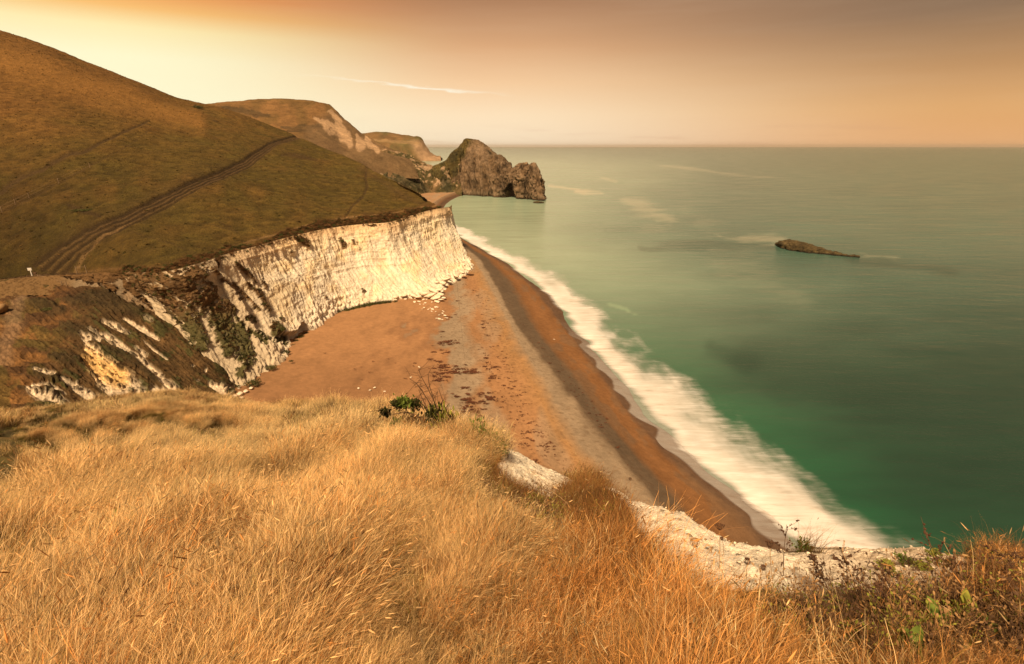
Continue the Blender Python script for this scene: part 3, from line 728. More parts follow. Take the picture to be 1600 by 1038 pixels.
stops = [(0, wet * .8), (1.6, wet), (2.0, wet * 1.1), (2.75, wet * 1.3), (3.05, orange * .9), (3.5, orange), (3.8, orange * .85), (4.25, darkg), (4.7, darkg), (4.98, darkg * 1.1), (5.25, grey * .9), (5.7, grey), (6.2, gold_ * .95), (6.7, sand), (7.1, sand * .95), (7.5, grey * 1.05), (7.85, grey), (8.05, sand2), (8.4, sand), (9.2, sand), (10.5, sand2), (12, sand2)]
sp = np.array([s[0] for s in stops]); sc3 = np.array([s[1] for s in stops])
bc = np.stack([np.interp(v_, sp, sc3[:, k]) for k in range(3)], -1)
bc = lerp(bc, darkg * 1.2, .45 * sstep(.15, .7, bn2 + bn) * sstep(2.4, 2.8, BV) * sstep(4, 3.7, BV))
bc = lerp(bc, grey * 1.1, .5 * sstep(.15, .6, fbm(BG, (.12, .035, 1), 4, 417)) * sstep(6.1, 6.3, BV) * sstep(8.1, 7.9, BV))
bc = lerp(bc, sand2 * .75, .5 * sstep(130, 100, BY + 6 * bn) * sstep(8, 8.3, BV))
bc = lerp(bc, np.array((.40, .25, .14)), .5 * farm[None] * sstep(3, 5, BV)); bc = lerp(bc, wet * 1.2, farm[None] * sstep(4.5, 3, BV))
bc = bc * (1 + .12 * bn3 + .10 * bn2)[..., None]
speck = sstep(.55, .75, fbm(BG, (2.2, 1.6, 1), 2, 419)) * sstep(4, 4.4, BV) * sstep(8.2, 7.6, BV)
bc = lerp(bc, (.09, .045, .02), .35 * speck) * .88
grid_obj('beach', BG, M_beach, bc)


def beach_pt(px, py, z=3.05): return PZ(px, py, z)


# ------------------------------------------------------------------ sea and the wash on the shore
def sea_mat():
    m = bpy.data.materials.new('sea_water'); m.use_nodes = True; T = NT(m.node_tree)
    g = T.n('ShaderNodeNewGeometry'); pos = g.outputs['Position']
    at = T.n('ShaderNodeAttribute', attribute_name='col')
    st = T.noise(T.scalevec(pos, (.0045, .018, 1), (0, 0, R(-14))), 1.0, 6, .6, .4)
    st2 = T.noise(T.scalevec(pos, (.02, .09, 1), (0, 0, R(-8))), 1.0, 5, .6)
    k = T.maprange(T.math('ADD', T.math('MULTIPLY', st, .6), T.math('MULTIPLY', st2, .4)), .38, .62, .93, 1.08, smooth=False)
    cc = T.n('ShaderNodeCombineXYZ')
    for q_ in range(3): T.l(k, cc.inputs[q_])
    c = T.mix(1.0, at.outputs['Color'], cc.outputs[0], 'MULTIPLY')
    b = T.n('ShaderNodeBsdfPrincipled'); T.l(c, b.inputs['Base Color']); b.inputs['IOR'].default_value = 1.33; b.inputs['Specular IOR Level'].default_value = .36
    T.l(T.maprange(st2, .3, .7, .17, .27, smooth=False), b.inputs['Roughness'])
    bm_ = T.n('ShaderNodeBump'); bm_.inputs['Strength'].default_value = .35; bm_.inputs['Distance'].default_value = 1.2
    T.l(T.noise(T.scalevec(pos, (.05, .16, 1), (0, 0, R(-12))), 1.0, 5, .6), bm_.inputs['Height']); T.l(bm_.outputs[0], b.inputs['Normal'])
    o = T.n('ShaderNodeOutputMaterial'); T.l(b.outputs[0], o.inputs[0]); return m


# sheet: dense near, coarse to the horizon
ys = np.r_[-3000, -800, -200, np.linspace(-60, 420, 330), 420 * 1.0125 ** np.arange(1, 399)]
xs = np.linspace(-1, 1, 420); xs = np.sign(xs) * (np.abs(xs) ** 1.6)
wx = 420 + np.maximum(ys, 0) * 1.5
SX = xs[None] * wx[:, None] + 60; SY = ys[:, None] * np.ones_like(SX)
SEA = np.stack([SX, SY, 0 * SX], -1)
a, b, _ = pix(SEA)
dsh = SEA[..., 0] - np.interp(SEA[..., 1], YS, X1)
near_ = sstep(640, 500, SY)
pq = np.stack([a, b, 0 * a], -1); w1 = fbm(pq, (.004, .012, 1), 4, 501); w2 = fbm(pq, (.012, .07, 1), 4, 502)
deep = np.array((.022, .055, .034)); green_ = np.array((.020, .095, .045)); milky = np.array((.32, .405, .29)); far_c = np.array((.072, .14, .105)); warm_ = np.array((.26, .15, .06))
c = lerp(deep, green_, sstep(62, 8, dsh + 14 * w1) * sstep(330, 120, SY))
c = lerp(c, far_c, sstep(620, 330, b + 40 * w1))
c = lerp(c, milky, .85 * sstep(150, 0, dsh + 25 * w1) * sstep(60, 300, SY) * near_)
c = lerp(c, milky * 1.05, .75 * sstep(430, 330, b) * sstep(1150, 800, a + 80 * w1) * sstep(225, 260, b))
c = lerp(c, deep * .6, .6 * sstep(1080, 1560, a + 60 * w1) * sstep(330, 760, b))  # darkens towards lower right, painting in the weaker sky reflection
for s_, k in [([(1190, 560, 22), (1300, 585, 34), (1440, 640, 30)], .3), ([(1240, 620, 18), (1380, 640, 24)], .25), ([(1120, 540, 10), (1200, 565, 16)], .35), ([(1000, 385, 4), (1200, 382, 5), (1215, 384, 4)], .35), ([(1340, 405, 5), (1500, 425, 8)], .35), ([(1050, 700, 20)], .0)]:
    c = lerp(c, deep * .7, k * sstep(-.9, .8, stroke(a + 30 * w1, b + 8 * w2, s_)))
wisps = [([(850, 288, 2), (880, 293, 2.6), (905, 296, 1.5)], .7), ([(900, 300, 2), (920, 300, 5), (945, 303, 2)], .8), ([(980, 311, 4), (1010, 325, 11), (1050, 345, 7)], .38), ([(1000, 360, 6), (1030, 355, 8)], .12), ([(1120, 405, 14), (1180, 425, 24), (1250, 465, 14)], .10),
         ([(1080, 330, 10), (1110, 360, 16)], .1), ([(1230, 375, 4), (1160, 372, 6), (1120, 368, 2)], .4), ([(1345, 398, 3), (1400, 402, 3)], .3), ([(940, 278, 1.5), (965, 284, 2)], .4), ([(1040, 262, 1.5), (1150, 272, 2), (1220, 280, 1)], .3)]
for s_, k in wisps: c = lerp(c, (.50, .46, .33), k * .8 * sstep(-1.0, 1.4, stroke(a + 22 * w2, b + 7 * w2, s_) + 1.1 * fbm(pq, (.03, .25, 1), 4, 507)))
c = lerp(c, (.30, .42, .27), .4 * sstep(.2, .8, stroke(a + 10 * w2, b + 4 * w2, [(950, 475, 5), (975, 482, 5), (990, 492, 3)]) + .4 * w2))
c = c * (1 + .06 * w2)[..., None]
grid_obj('sea', SEA, sea_mat(), c, flip=False)


def foam_mat():
    m = bpy.data.materials.new('wash'); m.use_nodes = True; T = NT(m.node_tree); m.blend_method = 'BLEND' if hasattr(m, 'blend_method') else None
    g = T.n('ShaderNodeNewGeometry'); pos = g.outputs['Position']
    f = T.n('ShaderNodeAttribute', attribute_name='den'); w = T.n('ShaderNodeAttribute', attribute_name='wisp')
    n1 = T.noise(T.scalevec(pos, (.13, .7, 1), (0, 0, R(24))), 1.0, 6, .62, .5)
    n2 = T.noise(T.scalevec(pos, (.35, 1.7, 1), (0, 0, R(24))), 1.0, 5, .65)
    n3 = T.noise(pos, .06, 4, .6)
    nn = T.math('ADD', T.math('ADD', T.math('MULTIPLY', n1, .5), T.math('MULTIPLY', n2, .2)), T.math('MULTIPLY', n3, .3))
    d = T.math('ADD', f.outputs['Fac'], T.math('MULTIPLY', T.math('SUBTRACT', nn, .5), T.math('MULTIPLY', w.outputs['Fac'], 2.4)))
    al = T.maprange(d, -.05, 1.2)
    al = T.math('MULTIPLY', al, T.maprange(f.outputs['Fac'], 0.0, .12))
    col = T.ramp(nn, [(.36, (.58, .50, .43)), (.48, (.72, .68, .62)), (.62, (.80, .78, .74))])
    b = T.n('ShaderNodeBsdfDiffuse'); T.l(col, b.inputs[0])
    tr = T.n('ShaderNodeBsdfTransparent'); mx = T.n('ShaderNodeMixShader'); T.l(al, mx.inputs[0]); T.l(tr.outputs[0], mx.inputs[1]); T.l(b.outputs[0], mx.inputs[2])
    o = T.n('ShaderNodeOutputMaterial'); T.l(mx.outputs[0], o.inputs[0]); return m


outer = [(692, 318), (693, 332), (698, 342), (715, 352), (745, 364), (785, 386), (830, 408), (870, 428), (900, 452), (930, 482), (965, 510), (1000, 545), (1045, 582), (1090, 612), (1130, 648), (1180, 690), (1240, 738), (1300, 785), (1350, 812), (1420, 850), (1500, 905), (1580, 960)]
X2 = evalx(outer, .1, 5)
FY = np.r_[np.linspace(10, 200, 700), np.linspace(200.5, 600, 500)]
x1 = np.interp(FY, YS, X1s); x2 = np.maximum(np.interp(FY, YS, X2), x1 + 1.5)
fu = np.linspace(-.30, 1.35, 110)
FX = x1[None] + fu[:, None] * (x2 - x1)[None]; FG = np.stack([FX, FY[None] * np.ones_like(FX), 0 * FX + .06], -1)
# the sheet climbs the beach a little where it laps over it
slope = .9 / np.maximum(np.abs(x1 - np.interp(FY, YS, LL[3])), 1.0)
FG[..., 2] += np.where(FX < x1[None], (x1[None] - FX) * slope[None] + .12, .0) + .05
edgen = .30 * fbm(FG, (.10, .035, 1), 3, 601) + .16 * fbm(FG, (.3, .16, 1), 3, 602)
uu = fu[:, None] * np.ones_like(FX)
inn = .13 * fbm(np.stack([0 * FY, FY, 0 * FY], -1), (1, .11, 1), 3, 605)[None] * np.ones_like(FX)
lap = sstep(-.13, .17, uu + inn)
den = lap * (1 - .18 * sstep(0, .6, uu)) * (1 - sstep(.42, 1.16, uu + edgen * .8)) * (.98 + .22 * fbm(FG, (.12, .05, 1), 3, 611))
den *= sstep(12, 22, FY)[None] * (1 - .85 * sstep(330, 480, FY))[None]
wisp = .14 + .42 * sstep(.35, 1.0, uu) + .45 * sstep(.25, -.1, uu)
# thin pinkish swash film reaching up past the white
film = sstep(-.24, -.18, uu + inn * .9 + .05 * np.sin(FY * .55)[None]) * sstep(.4, .12, uu) * .40 * sstep(170, 110, FY)[None]
den = np.maximum(den, film)
fo = grid_obj('wash_foam', FG, foam_mat(), None, {'den': den, 'wisp': wisp * (1 - .9 * (den <= film + 1e-6) * (uu < .1))}, kind='stuff')

# ------------------------------------------------------------------ the near headland we stand on
brow = [  # px, py of ground edge, distance, chalk edge?
    (-700, 760, 22, 0), (-300, 690, 24, 0), (0, 655, 26, 0), (110, 643, 27, 0), (190, 628, 28, 0), (260, 623, 28, 0), (330, 628, 26, 0), (400, 643, 23, 0), (480, 648, 19, 0), (560, 647, 16, 0), (610, 648, 14, 0), (660, 672, 11.5, 0),
    (705, 688, 9.6, 0), (745, 700, 9.2, .3), (785, 700, 9.6, 1), (815, 712, 9.8, 1), (850, 732, 9.6, 1), (882, 747, 8.8, 1), (905, 762, 8.0, .6), (945, 765, 7.2, .5), (975, 778, 6.6, .8), (1000, 789, 6.0, 1), (1040, 797, 5.5, 1), (1075, 808, 5.1, 1), (1110, 838, 4.7, 1),
    (1140, 853, 4.5, 1), (1190, 860, 4.4, 1), (1240, 861, 4.4, 1), (1330, 866, 4.5, 1), (1390, 861, 4.6, 1), (1430, 857, 4.7, 1), (1480, 871, 4.6, 1), (1550, 888, 4.6, 1), (1700, 930, 4.6, .5), (2100, 1010, 5, .3)]
tb = []
for x, y, rho, ck in brow:
    y -= 6 * (1 - ck)
    u, dy, dz = ray(x, y); h = math.hypot(u, dy); m = dz / h; tb.append((math.atan2(u, dy), -m - 3.4 / rho, 1.7 / rho**2, rho, ck))
tb = [(-math.pi, -.22, .001, 60, 0), (-2.4, -.2, .002, 55, 0), (-1.6, -.02, .006, 30, 0)] + tb + [(1.5, .15, .02, 7, .5), (2.2, .0, .02, 8, .5), (2.8, -.2, .004, 30, 0), (math.pi, -.22, .001, 60, 0)]
tb = np.array(tb)
AZ = np.r_[np.linspace(-math.pi, -.95, 90)[:-1], np.linspace(-.95, .95, 900), np.linspace(.95, math.pi, 100)[1:]]
RH = np.r_[.01 + .35 * np.arange(3), np.linspace(1, 14, 330), np.linspace(14.1, 30, 110), 30 + np.cumsum(.15 * 1.045 ** np.arange(1, 90))]
TA, TK, TR, TC = [np.interp(AZ, tb[:, 0], tb[:, k]) for k in (1, 2, 3, 4)]
def smo(x, n=13): return np.convolve(np.r_[x[-(n // 2):], x, x[:n // 2]], np.ones(n) / n, 'valid')
TA, TK, TR = smo(TA), smo(TK), smo(TR, 7)


def near_z(az, rh, raw=False):
    a_ = np.interp(az, AZ, TA); k_ = np.interp(az, AZ, TK); r_ = np.interp(az, AZ, TR); c_ = np.interp(az, AZ, TC)
    zi = -1.7 - a_ * rh - k_ * rh**2
    ex = np.maximum(rh - r_, 0); sb = a_ + 2 * k_ * r_; ze = -1.7 - a_ * r_ - k_ * r_**2
    s1 = 1.15 + 1.4 * c_; L_ = 5.0 * (1 - c_) + .5
    zo = ze - (s1 * ex - (s1 - sb) * L_ * (1 - np.exp(-ex / L_)))
    z = np.where(rh <= r_, zi, zo)
    X = np.stack([rh * np.sin(az), rh * np.cos(az), 0 * z], -1)
    # dips and tussocks
    zz = z + .10 * fbm(X, .35, 3, 701) * np.clip(rh / 4, 0, 1) * (1 - .7 * c_) + .035 * fbm(X, 2.2, 3, 702) * np.clip(rh / 3, 0, 1)
    return zz, ex, c_


GA, GR = np.meshgrid(AZ, RH)
z_, ex, ck = near_z(GA, GR)
NG = np.stack([GR * np.sin(GA), GR * np.cos(GA), CAMZ + z_], -1)


def ground_marks(X):
    """chalk, path and dip masks of the near ground, world points in"""
    a, b, t = pix(X); q_ = np.stack([a, b, 0 * a], -1); n = fbm(q_, (.02, .03, 1), 4, 711); n2 = fbm(X, 3.0, 3, 712)
    chalk = np.maximum.reduce([stroke(a + 14 * n, b + 14 * n, s_) for s_ in (
        [(780, 692, 10), (815, 726, 32), (850, 748, 36), (895, 752, 16)],
        [(930, 745, 8), (975, 765, 16), (1012, 800, 34), (1048, 838, 54), (1095, 868, 58), (1160, 886, 40), (1260, 890, 38), (1380, 895, 48), (1440, 905, 52), (1520, 895, 16)])])
    # terracettes trodden into the sward on the left
    path = np.maximum.reduce([stroke(a + 6 * n, b + 4 * n, s_) for s_ in (
        [(-40, 694, 7.776), (30, 690, 7.776), (75, 698, 9.72), (92, 722, 13.608), (70, 752, 8.748)], [(-20, 722, 11.664), (20, 738, 14.58), (10, 765, 9.72)], [(0, 676, 5.832), (80, 672, 6.804), (140, 680, 9.72), (140, 705, 9.72), (130, 725, 5.832)], [(150, 664, 5.832), (200, 680, 8.748), (185, 706, 11.664), (170, 716, 7.776)], [(200, 655, 6.804), (260, 662, 8.748), (310, 680, 11.664), (345, 690, 8.748)],
        [(-20, 670, 3.888), (60, 660, 3.888), (140, 650, 2.916)], [(330, 668, 4.86), (390, 680, 4.86)])])
    dip = stroke(a + 10 * n, b + 8 * n, [(760, 755, 34), (830, 800, 40), (880, 830, 36), (930, 850, 24)])
    return a, b, t, chalk, path, dip, n, n2


a, b, t, chk, path, dip, n, n2 = ground_marks(NG)
NG[..., 2] -= .10 * sstep(-.3, .5, path) + .22 * sstep(-.5, .8, dip) * (GR < 12)
soil = lerp((.17, .098, .040), (.09, .066, .022), np.clip(.5 + n, 0, 1))
c = lerp(soil, (.060, .048, .018), sstep(-.3, .4, path)); c = lerp(c, (.07, .043, .020), .7 * sstep(-.3, .5, dip))  # the dip's brown is its shade painted onto the soil
chm = np.clip(sstep(-.12, .2, chk + .5 * n2) , 0, 1) * (GR < np.interp(GA, AZ, TR) + 6)
cliffm = sstep(.0, .5, ex - .05) * sstep(.15, .5, ck)
chm = np.maximum(chm, cliffm)
chm = np.maximum(chm, .85 * sstep(8, 20, ex) * sstep(.1, .7, fbm(NG, (.15, .15, .04), 4, 720) + .35))
rub = fbm(NG, 7, 4, 721); rub2 = fbm(NG, 22, 3, 722)
ccol = lerp((.92, .83, .66), (.80, .68, .50), np.clip(.25 - .8 * rub - .3 * n2, 0, 1)); ccol = lerp(ccol, (.74, .56, .37), sstep(1180, 1450, a) * .7)
ccol = lerp(ccol, (.10, .07, .04), sstep(.8, 1.0, rub2 + .4 * rub))
c = lerp(c, ccol, chm)
NG[..., 2] += chm * (.035 * rub + .012 * rub2) * (GR < 14)
nn_ = normals(NG)
bigd = (fbm(NG, .12, 4, 725) * 1.6 + ridged(NG, (.3, .3, .06), 4, 726) * .8) * sstep(1, 7, ex)
NG = NG + np.where(nn_[..., 2:3] < 0, -nn_, nn_) * bigd[..., None]
NG[..., 2] = np.maximum(NG[..., 2], -3)
grid_obj('near_headland', NG, M_near, c, flip=False)

# loose chalk crumbs lying on the near edge
def rock_mesh(name, seed, n=8, m=6, flat=.7, rough=.28):
    r_ = np.random.default_rng(seed); th = np.linspace(0, 2 * np.pi, n, endpoint=False); V_ = [(0, 0, -flat)]
    for i in range(1, m):
        p_ = math.pi * i / m
        for t_ in th:
            k = 1 + r_.uniform(-rough, rough); V_.append((k * math.sin(p_) * math.cos(t_), k * math.sin(p_) * math.sin(t_), -flat * k * math.cos(p_)))
    V_.append((0, 0, flat)); F = [(0, 1 + (k + 1) % n, 1 + k) for k in range(n)]
    for i in range(m - 2):
        for k in range(n):
            a0 = 1 + i * n + k; a1 = 1 + i * n + (k + 1) % n; F += [(a0, a1, a1 + n), (a0, a1 + n, a0 + n)]
    b0 = 1 + (m - 2) * n; F += [(b0 + k, b0 + (k + 1) % n, len(V_) - 1) for k in range(n)]
    return np.array(V_), np.array(F)


def scatter_rocks(name, pts, sizes, mat, seed, kind='stuff'):
    protos = [rock_mesh('r', seed + k, 6, 4) for k in range(6)]; Vs, Fs, o_ = [], [], 0; r_ = np.random.default_rng(seed)
    for p_, s_ in zip(pts, sizes):
        V_, F_ = protos[r_.integers(6)]; an = r_.uniform(0, 6.28); ca, sa_ = math.cos(an), math.sin(an)
        W_ = V_ * s_ * (r_.uniform(.8, 1.5), 1, r_.uniform(.5, .9)); W_ = np.stack([W_[:, 0] * ca - W_[:, 1] * sa_, W_[:, 0] * sa_ + W_[:, 1] * ca, W_[:, 2]], 1)
        Vs.append(W_ + p_); Fs.append(F_ + o_); o_ += len(V_)
    me = mesh_from(name, np.concatenate(Vs), np.concatenate(Fs), smooth=False)
    o = obj(name, me, mat); o['kind'] = kind; return o


M_crumb = plain_mat('chalk_stone', (.70, .58, .43), .25, 2.0)
M_stone_d = plain_mat('dark_flint', (.10, .075, .055), .3, 9.0)


def near_point(px, py):
    """first point of the near ground seen in a direction"""
    u, dy, dz = ray(px, py); h = math.hypot(u, dy); az = math.atan2(u, dy)
    rr = np.linspace(.8, 28, 1500); z = near_z(np.full(1500, az), rr)[0]; sl_ = dz / h * rr
    i = np.argmax(z > sl_); r0 = rr[i] if (z > sl_).any() else 16.0
    return np.array((r0 * math.sin(az), r0 * math.cos(az), CAMZ + z[i]))


ii = np.flatnonzero((chm.ravel() > .6) & (GR.ravel() < np.interp(GA, AZ, TR).ravel() + .3) & (GR.ravel() > 1.5) & (np.abs(GA.ravel()) < .9))
pick = rng.choice(ii, 5000); pts = NG.reshape(-1, 3)[pick] + rng.uniform(-.02, .02, (5000, 3)) * (1, 1, .1)
scatter_rocks('chalk_rubble', pts, .0025 + .010 * rng.random(5000) ** 6, M_crumb, 50)
pick = rng.choice(ii, 260); scatter_rocks('flint_rubble', NG.reshape(-1, 3)[pick], .004 + .012 * rng.random(260) ** 3, M_stone_d, 55)

# ------------------------------------------------------------------ grass
def blade_strip(rows, root, lean, az0, L_, w, curve, seg, tint, kind=0):
    """append one blade: list of (V, F, t, tint)"""


def grass_mat(name, base, tip, green, trans=.35, dark_root=.35):
    m = bpy.data.materials.new(name); m.use_nodes = True; T = NT(m.node_tree)
    h = T.n('ShaderNodeAttribute', attribute_name='h').outputs['Fac']; ti = T.n('ShaderNodeAttribute', attribute_name='tint').outputs['Fac']
    oi = T.n('ShaderNodeObjectInfo'); g = T.n('ShaderNodeNewGeometry')
    pos = T.noise(g.outputs['Position'], .8, 4, .6); pos2 = T.noise(g.outputs['Position'], .22, 3, .5)
    c = T.mix(T.maprange(h, .12, 1.0), (*base, 1), (*tip, 1))  # greener bases, darkened further to paint shade into the gaps between blades
    c = T.mix(T.math('MULTIPLY', T.maprange(ti, .82, .96), .75), c, (*green, 1))
    c = T.mix(T.math('MULTIPLY', T.maprange(T.math('ADD', T.math('MULTIPLY', pos, .5), T.math('MULTIPLY', pos2, .5)), .52, .66), T.maprange(h, 0, 1, .55, .15)), c, (*green, 1))
    k = T.math('MULTIPLY', T.maprange(ti, 0, 1, .36, 1.85, smooth=False), T.maprange(oi.outputs['Random'], 0, 1, .5, 1.28, smooth=False))
    k = T.math('MULTIPLY', k, T.maprange(pos, .35, .65, .82, 1.15, smooth=False))
    cc = T.n('ShaderNodeCombineXYZ')
    for q_ in range(3): T.l(k, cc.inputs[q_])
    c = T.mix(1.0, c, cc.outputs[0], 'MULTIPLY')
    c = T.mix(T.maprange(pos2, .35, .65, 0, .5), c, T.mix(1.0, c, (1.08, .88, .74, 1), 'MULTIPLY'))
    d = T.n('ShaderNodeBsdfPrincipled'); T.l(c, d.inputs['Base Color']); d.inputs['Roughness'].default_value = .55; d.inputs['Specular IOR Level'].default_value = .25
    tr = T.n('ShaderNodeBsdfTranslucent'); T.l(c, tr.inputs[0]); mx = T.n('ShaderNodeMixShader'); mx.inputs[0].default_value = trans
    T.l(d.outputs[0], mx.inputs[1]); T.l(tr.outputs[0], mx.inputs[2]); o = T.n('ShaderNodeOutputMaterial'); T.l(mx.outputs[0], o.inputs[0]); return m


M_straw = grass_mat('dry_grass', (.075, .040, .012), (1.0, .74, .37), (.20, .18, .035), .32)
M_straw_dark = grass_mat('rank_grass', (.07, .036, .014), (.36, .165, .05), (.15, .14, .03))
M_greeng = grass_mat('green_grass', (.05, .045, .012), (.24, .19, .045), (.12, .14, .025))


def clump(name, seed, nb, rad, Lr, wr, lean=(.55, .2), droop=.6, seeds=.25, seg=5, mat=None, spread=.5, curl=0.25):
    r_ = np.random.default_rng(seed); V, F, Hh, Ti = [], [], [], []; o_ = 0
    for i in range(nb):
        rr = rad * math.sqrt(r_.random()); an = r_.uniform(0, 2 * math.pi); x0, y0 = rr * math.cos(an), rr * math.sin(an)
        L_ = r_.uniform(*Lr); w = r_.uniform(*wr); ti = r_.random()
        la = r_.normal(0, spread); ln = max(.02, r_.normal(*lean)); dx, dy = math.cos(la), math.sin(la)
        ph = r_.uniform(0, math.pi); sx, sy = math.cos(ph), math.sin(ph); bend = r_.normal(0, curl)
        p = np.array((x0, y0, -.02)); th = ln * .35
        head = r_.random() < seeds
        for k in range(seg + 1):
            f = k / seg; ww = w * (1 - f * .85) * (.35 if head else 1)
            V += [p + (-sx * ww, -sy * ww, 0), p + (sx * ww, sy * ww, 0)]; Hh += [f, f]; Ti += [ti, ti]
            th2 = th + (ln + droop * f) * f
            d = np.array((dx * math.sin(th2) - dy * bend * f, dy * math.sin(th2) + dx * bend * f, math.cos(th2))); last = p.copy()
            if k < seg: p = p + d * L_ / seg
        for k in range(seg):
            a0 = o_ + 2 * k; F.append((a0, a0 + 1, a0 + 3, a0 + 2))
        o_ += 2 * (seg + 1)
        if head:
            hl = r_.uniform(.03, .055); hw = r_.uniform(.0018, .0034); d = d / np.linalg.norm(d); s1 = np.cross(d, (0, 0, 1.)); s1 /= np.linalg.norm(s1) + 1e-9; s2 = np.cross(d, s1)
            for f, q_ in ((0, .25), (.3, 1), (.65, .8), (1, .1)):
                for kk in range(4):
                    an2 = kk * math.pi / 2; V.append(p + d * hl * (f - .2) + (s1 * math.cos(an2) + s2 * math.sin(an2)) * hw * q_); Hh.append(1); Ti.append(ti * .5)
            for j in range(3):
                for kk in range(4):
                    F.append((o_ + 4 * j + kk, o_ + 4 * j + (kk + 1) % 4, o_ + 4 * j + 4 + (kk + 1) % 4, o_ + 4 * j + 4 + kk))
            o_ += 16
    me = mesh_from(name, np.array(V), np.array(F), attrs={'h': Hh, 'tint': Ti}); me.materials.append(mat)
    return bpy.data.objects.new(name, me)


def gn_scatter(name, protos, pts, rot, scl, idx, kind='stuff'):
    me = bpy.data.meshes.new(name); me.vertices.add(len(pts)); me.vertices.foreach_set('co', np.asarray(pts, np.float32).ravel())
    a_ = me.attributes.new('rot', 'FLOAT_VECTOR', 'POINT'); a_.data.foreach_set('vector', np.asarray(rot, np.float32).ravel())
    a_ = me.attributes.new('scl', 'FLOAT_VECTOR', 'POINT'); a_.data.foreach_set('vector', np.asarray(scl, np.float32).ravel())
    a_ = me.attributes.new('idx', 'INT', 'POINT'); a_.data.foreach_set('value', np.asarray(idx, np.int32).ravel())
    o = obj(name, me); o['kind'] = kind
    ng = bpy.data.node_groups.new(name, 'GeometryNodeTree')
    ng.interface.new_socket('Geometry', in_out='INPUT', socket_type='NodeSocketGeometry'); ng.interface.new_socket('Geometry', in_out='OUTPUT', socket_type='NodeSocketGeometry')
    N = ng.nodes; gi = N.new('NodeGroupInput'); go = N.new('NodeGroupOutput'); ip = N.new('GeometryNodeInstanceOnPoints'); jn = N.new('GeometryNodeJoinGeometry')
    for p_ in reversed(protos):
        oi = N.new('GeometryNodeObjectInfo'); oi.inputs['Object'].default_value = p_; oi.inputs['As Instance'].default_value = True
        ng.links.new(oi.outputs['Geometry'], jn.inputs[0])
    ng.links.new(gi.outputs[0], ip.inputs['Points']); ng.links.new(jn.outputs[0], ip.inputs['Instance']); ip.inputs['Pick Instance'].default_value = True
    for nm_, ty, sk in (('rot', 'FLOAT_VECTOR', 'Rotation'), ('scl', 'FLOAT_VECTOR', 'Scale'), ('idx', 'INT', 'Instance Index')):
        na = N.new('GeometryNodeInputNamedAttribute'); na.data_type = ty; na.inputs['Name'].default_value = nm_
        ng.links.new(next(s for s in na.outputs if s.enabled and s.name == 'Attribute'), ip.inputs[sk])
    ng.links.new(ip.outputs[0], go.inputs[0])
    md_ = o.modifiers.new('scatter', 'NODES'); md_.node_group = ng; return o


near_p = [clump('tuft', 900 + k, 150, .15, (.16, .40), (.0008, .0021), (.50, .34), .55, .05, 5, M_straw, .75, .6) for k in range(7)]
near_p += [clump('tuft', 920 + k, 120, .13, (.16, .34), (.0009, .0020), (.55, .35), .6, .04, 5, M_straw_dark, 1.2, .7) for k in range(3)]
near_p += [clump('tuft', 930 + k, 130, .13, (.09, .20), (.0012, .0024), (.5, .3), .5, 0, 5, M_greeng, 1.2, .5) for k in range(2)]
far_p = [clump('tuft', 940 + k, 150, .30, (.20, .36), (.0022, .0044), (.55, .35), .6, .0, 4, M_straw, .8, .5) for k in range(5)]
far_p += [clump('tuft', 950 + k, 130, .30, (.15, .30), (.0026, .0048), (.6, .3), .6, .0, 4, M_straw_dark, .8, .4) for k in range(2)]
far_p += [clump('tuft', 960 + k, 130, .28, (.07, .16), (.003, .005), (.5, .3), .5, .0, 4, M_greeng, 1.2, .4) for k in range(2)]
M_orange = grass_mat('orange_grass', (.09, .040, .012), (.86, .43, .13), (.16, .14, .03), .25)
PR = near_p + far_p + [clump('tuft', 970 + k, 150, .15, (.16, .40), (.0008, .0021), (.50, .34), .55, .09, 5, M_orange, .8, .6) for k in range(4)]


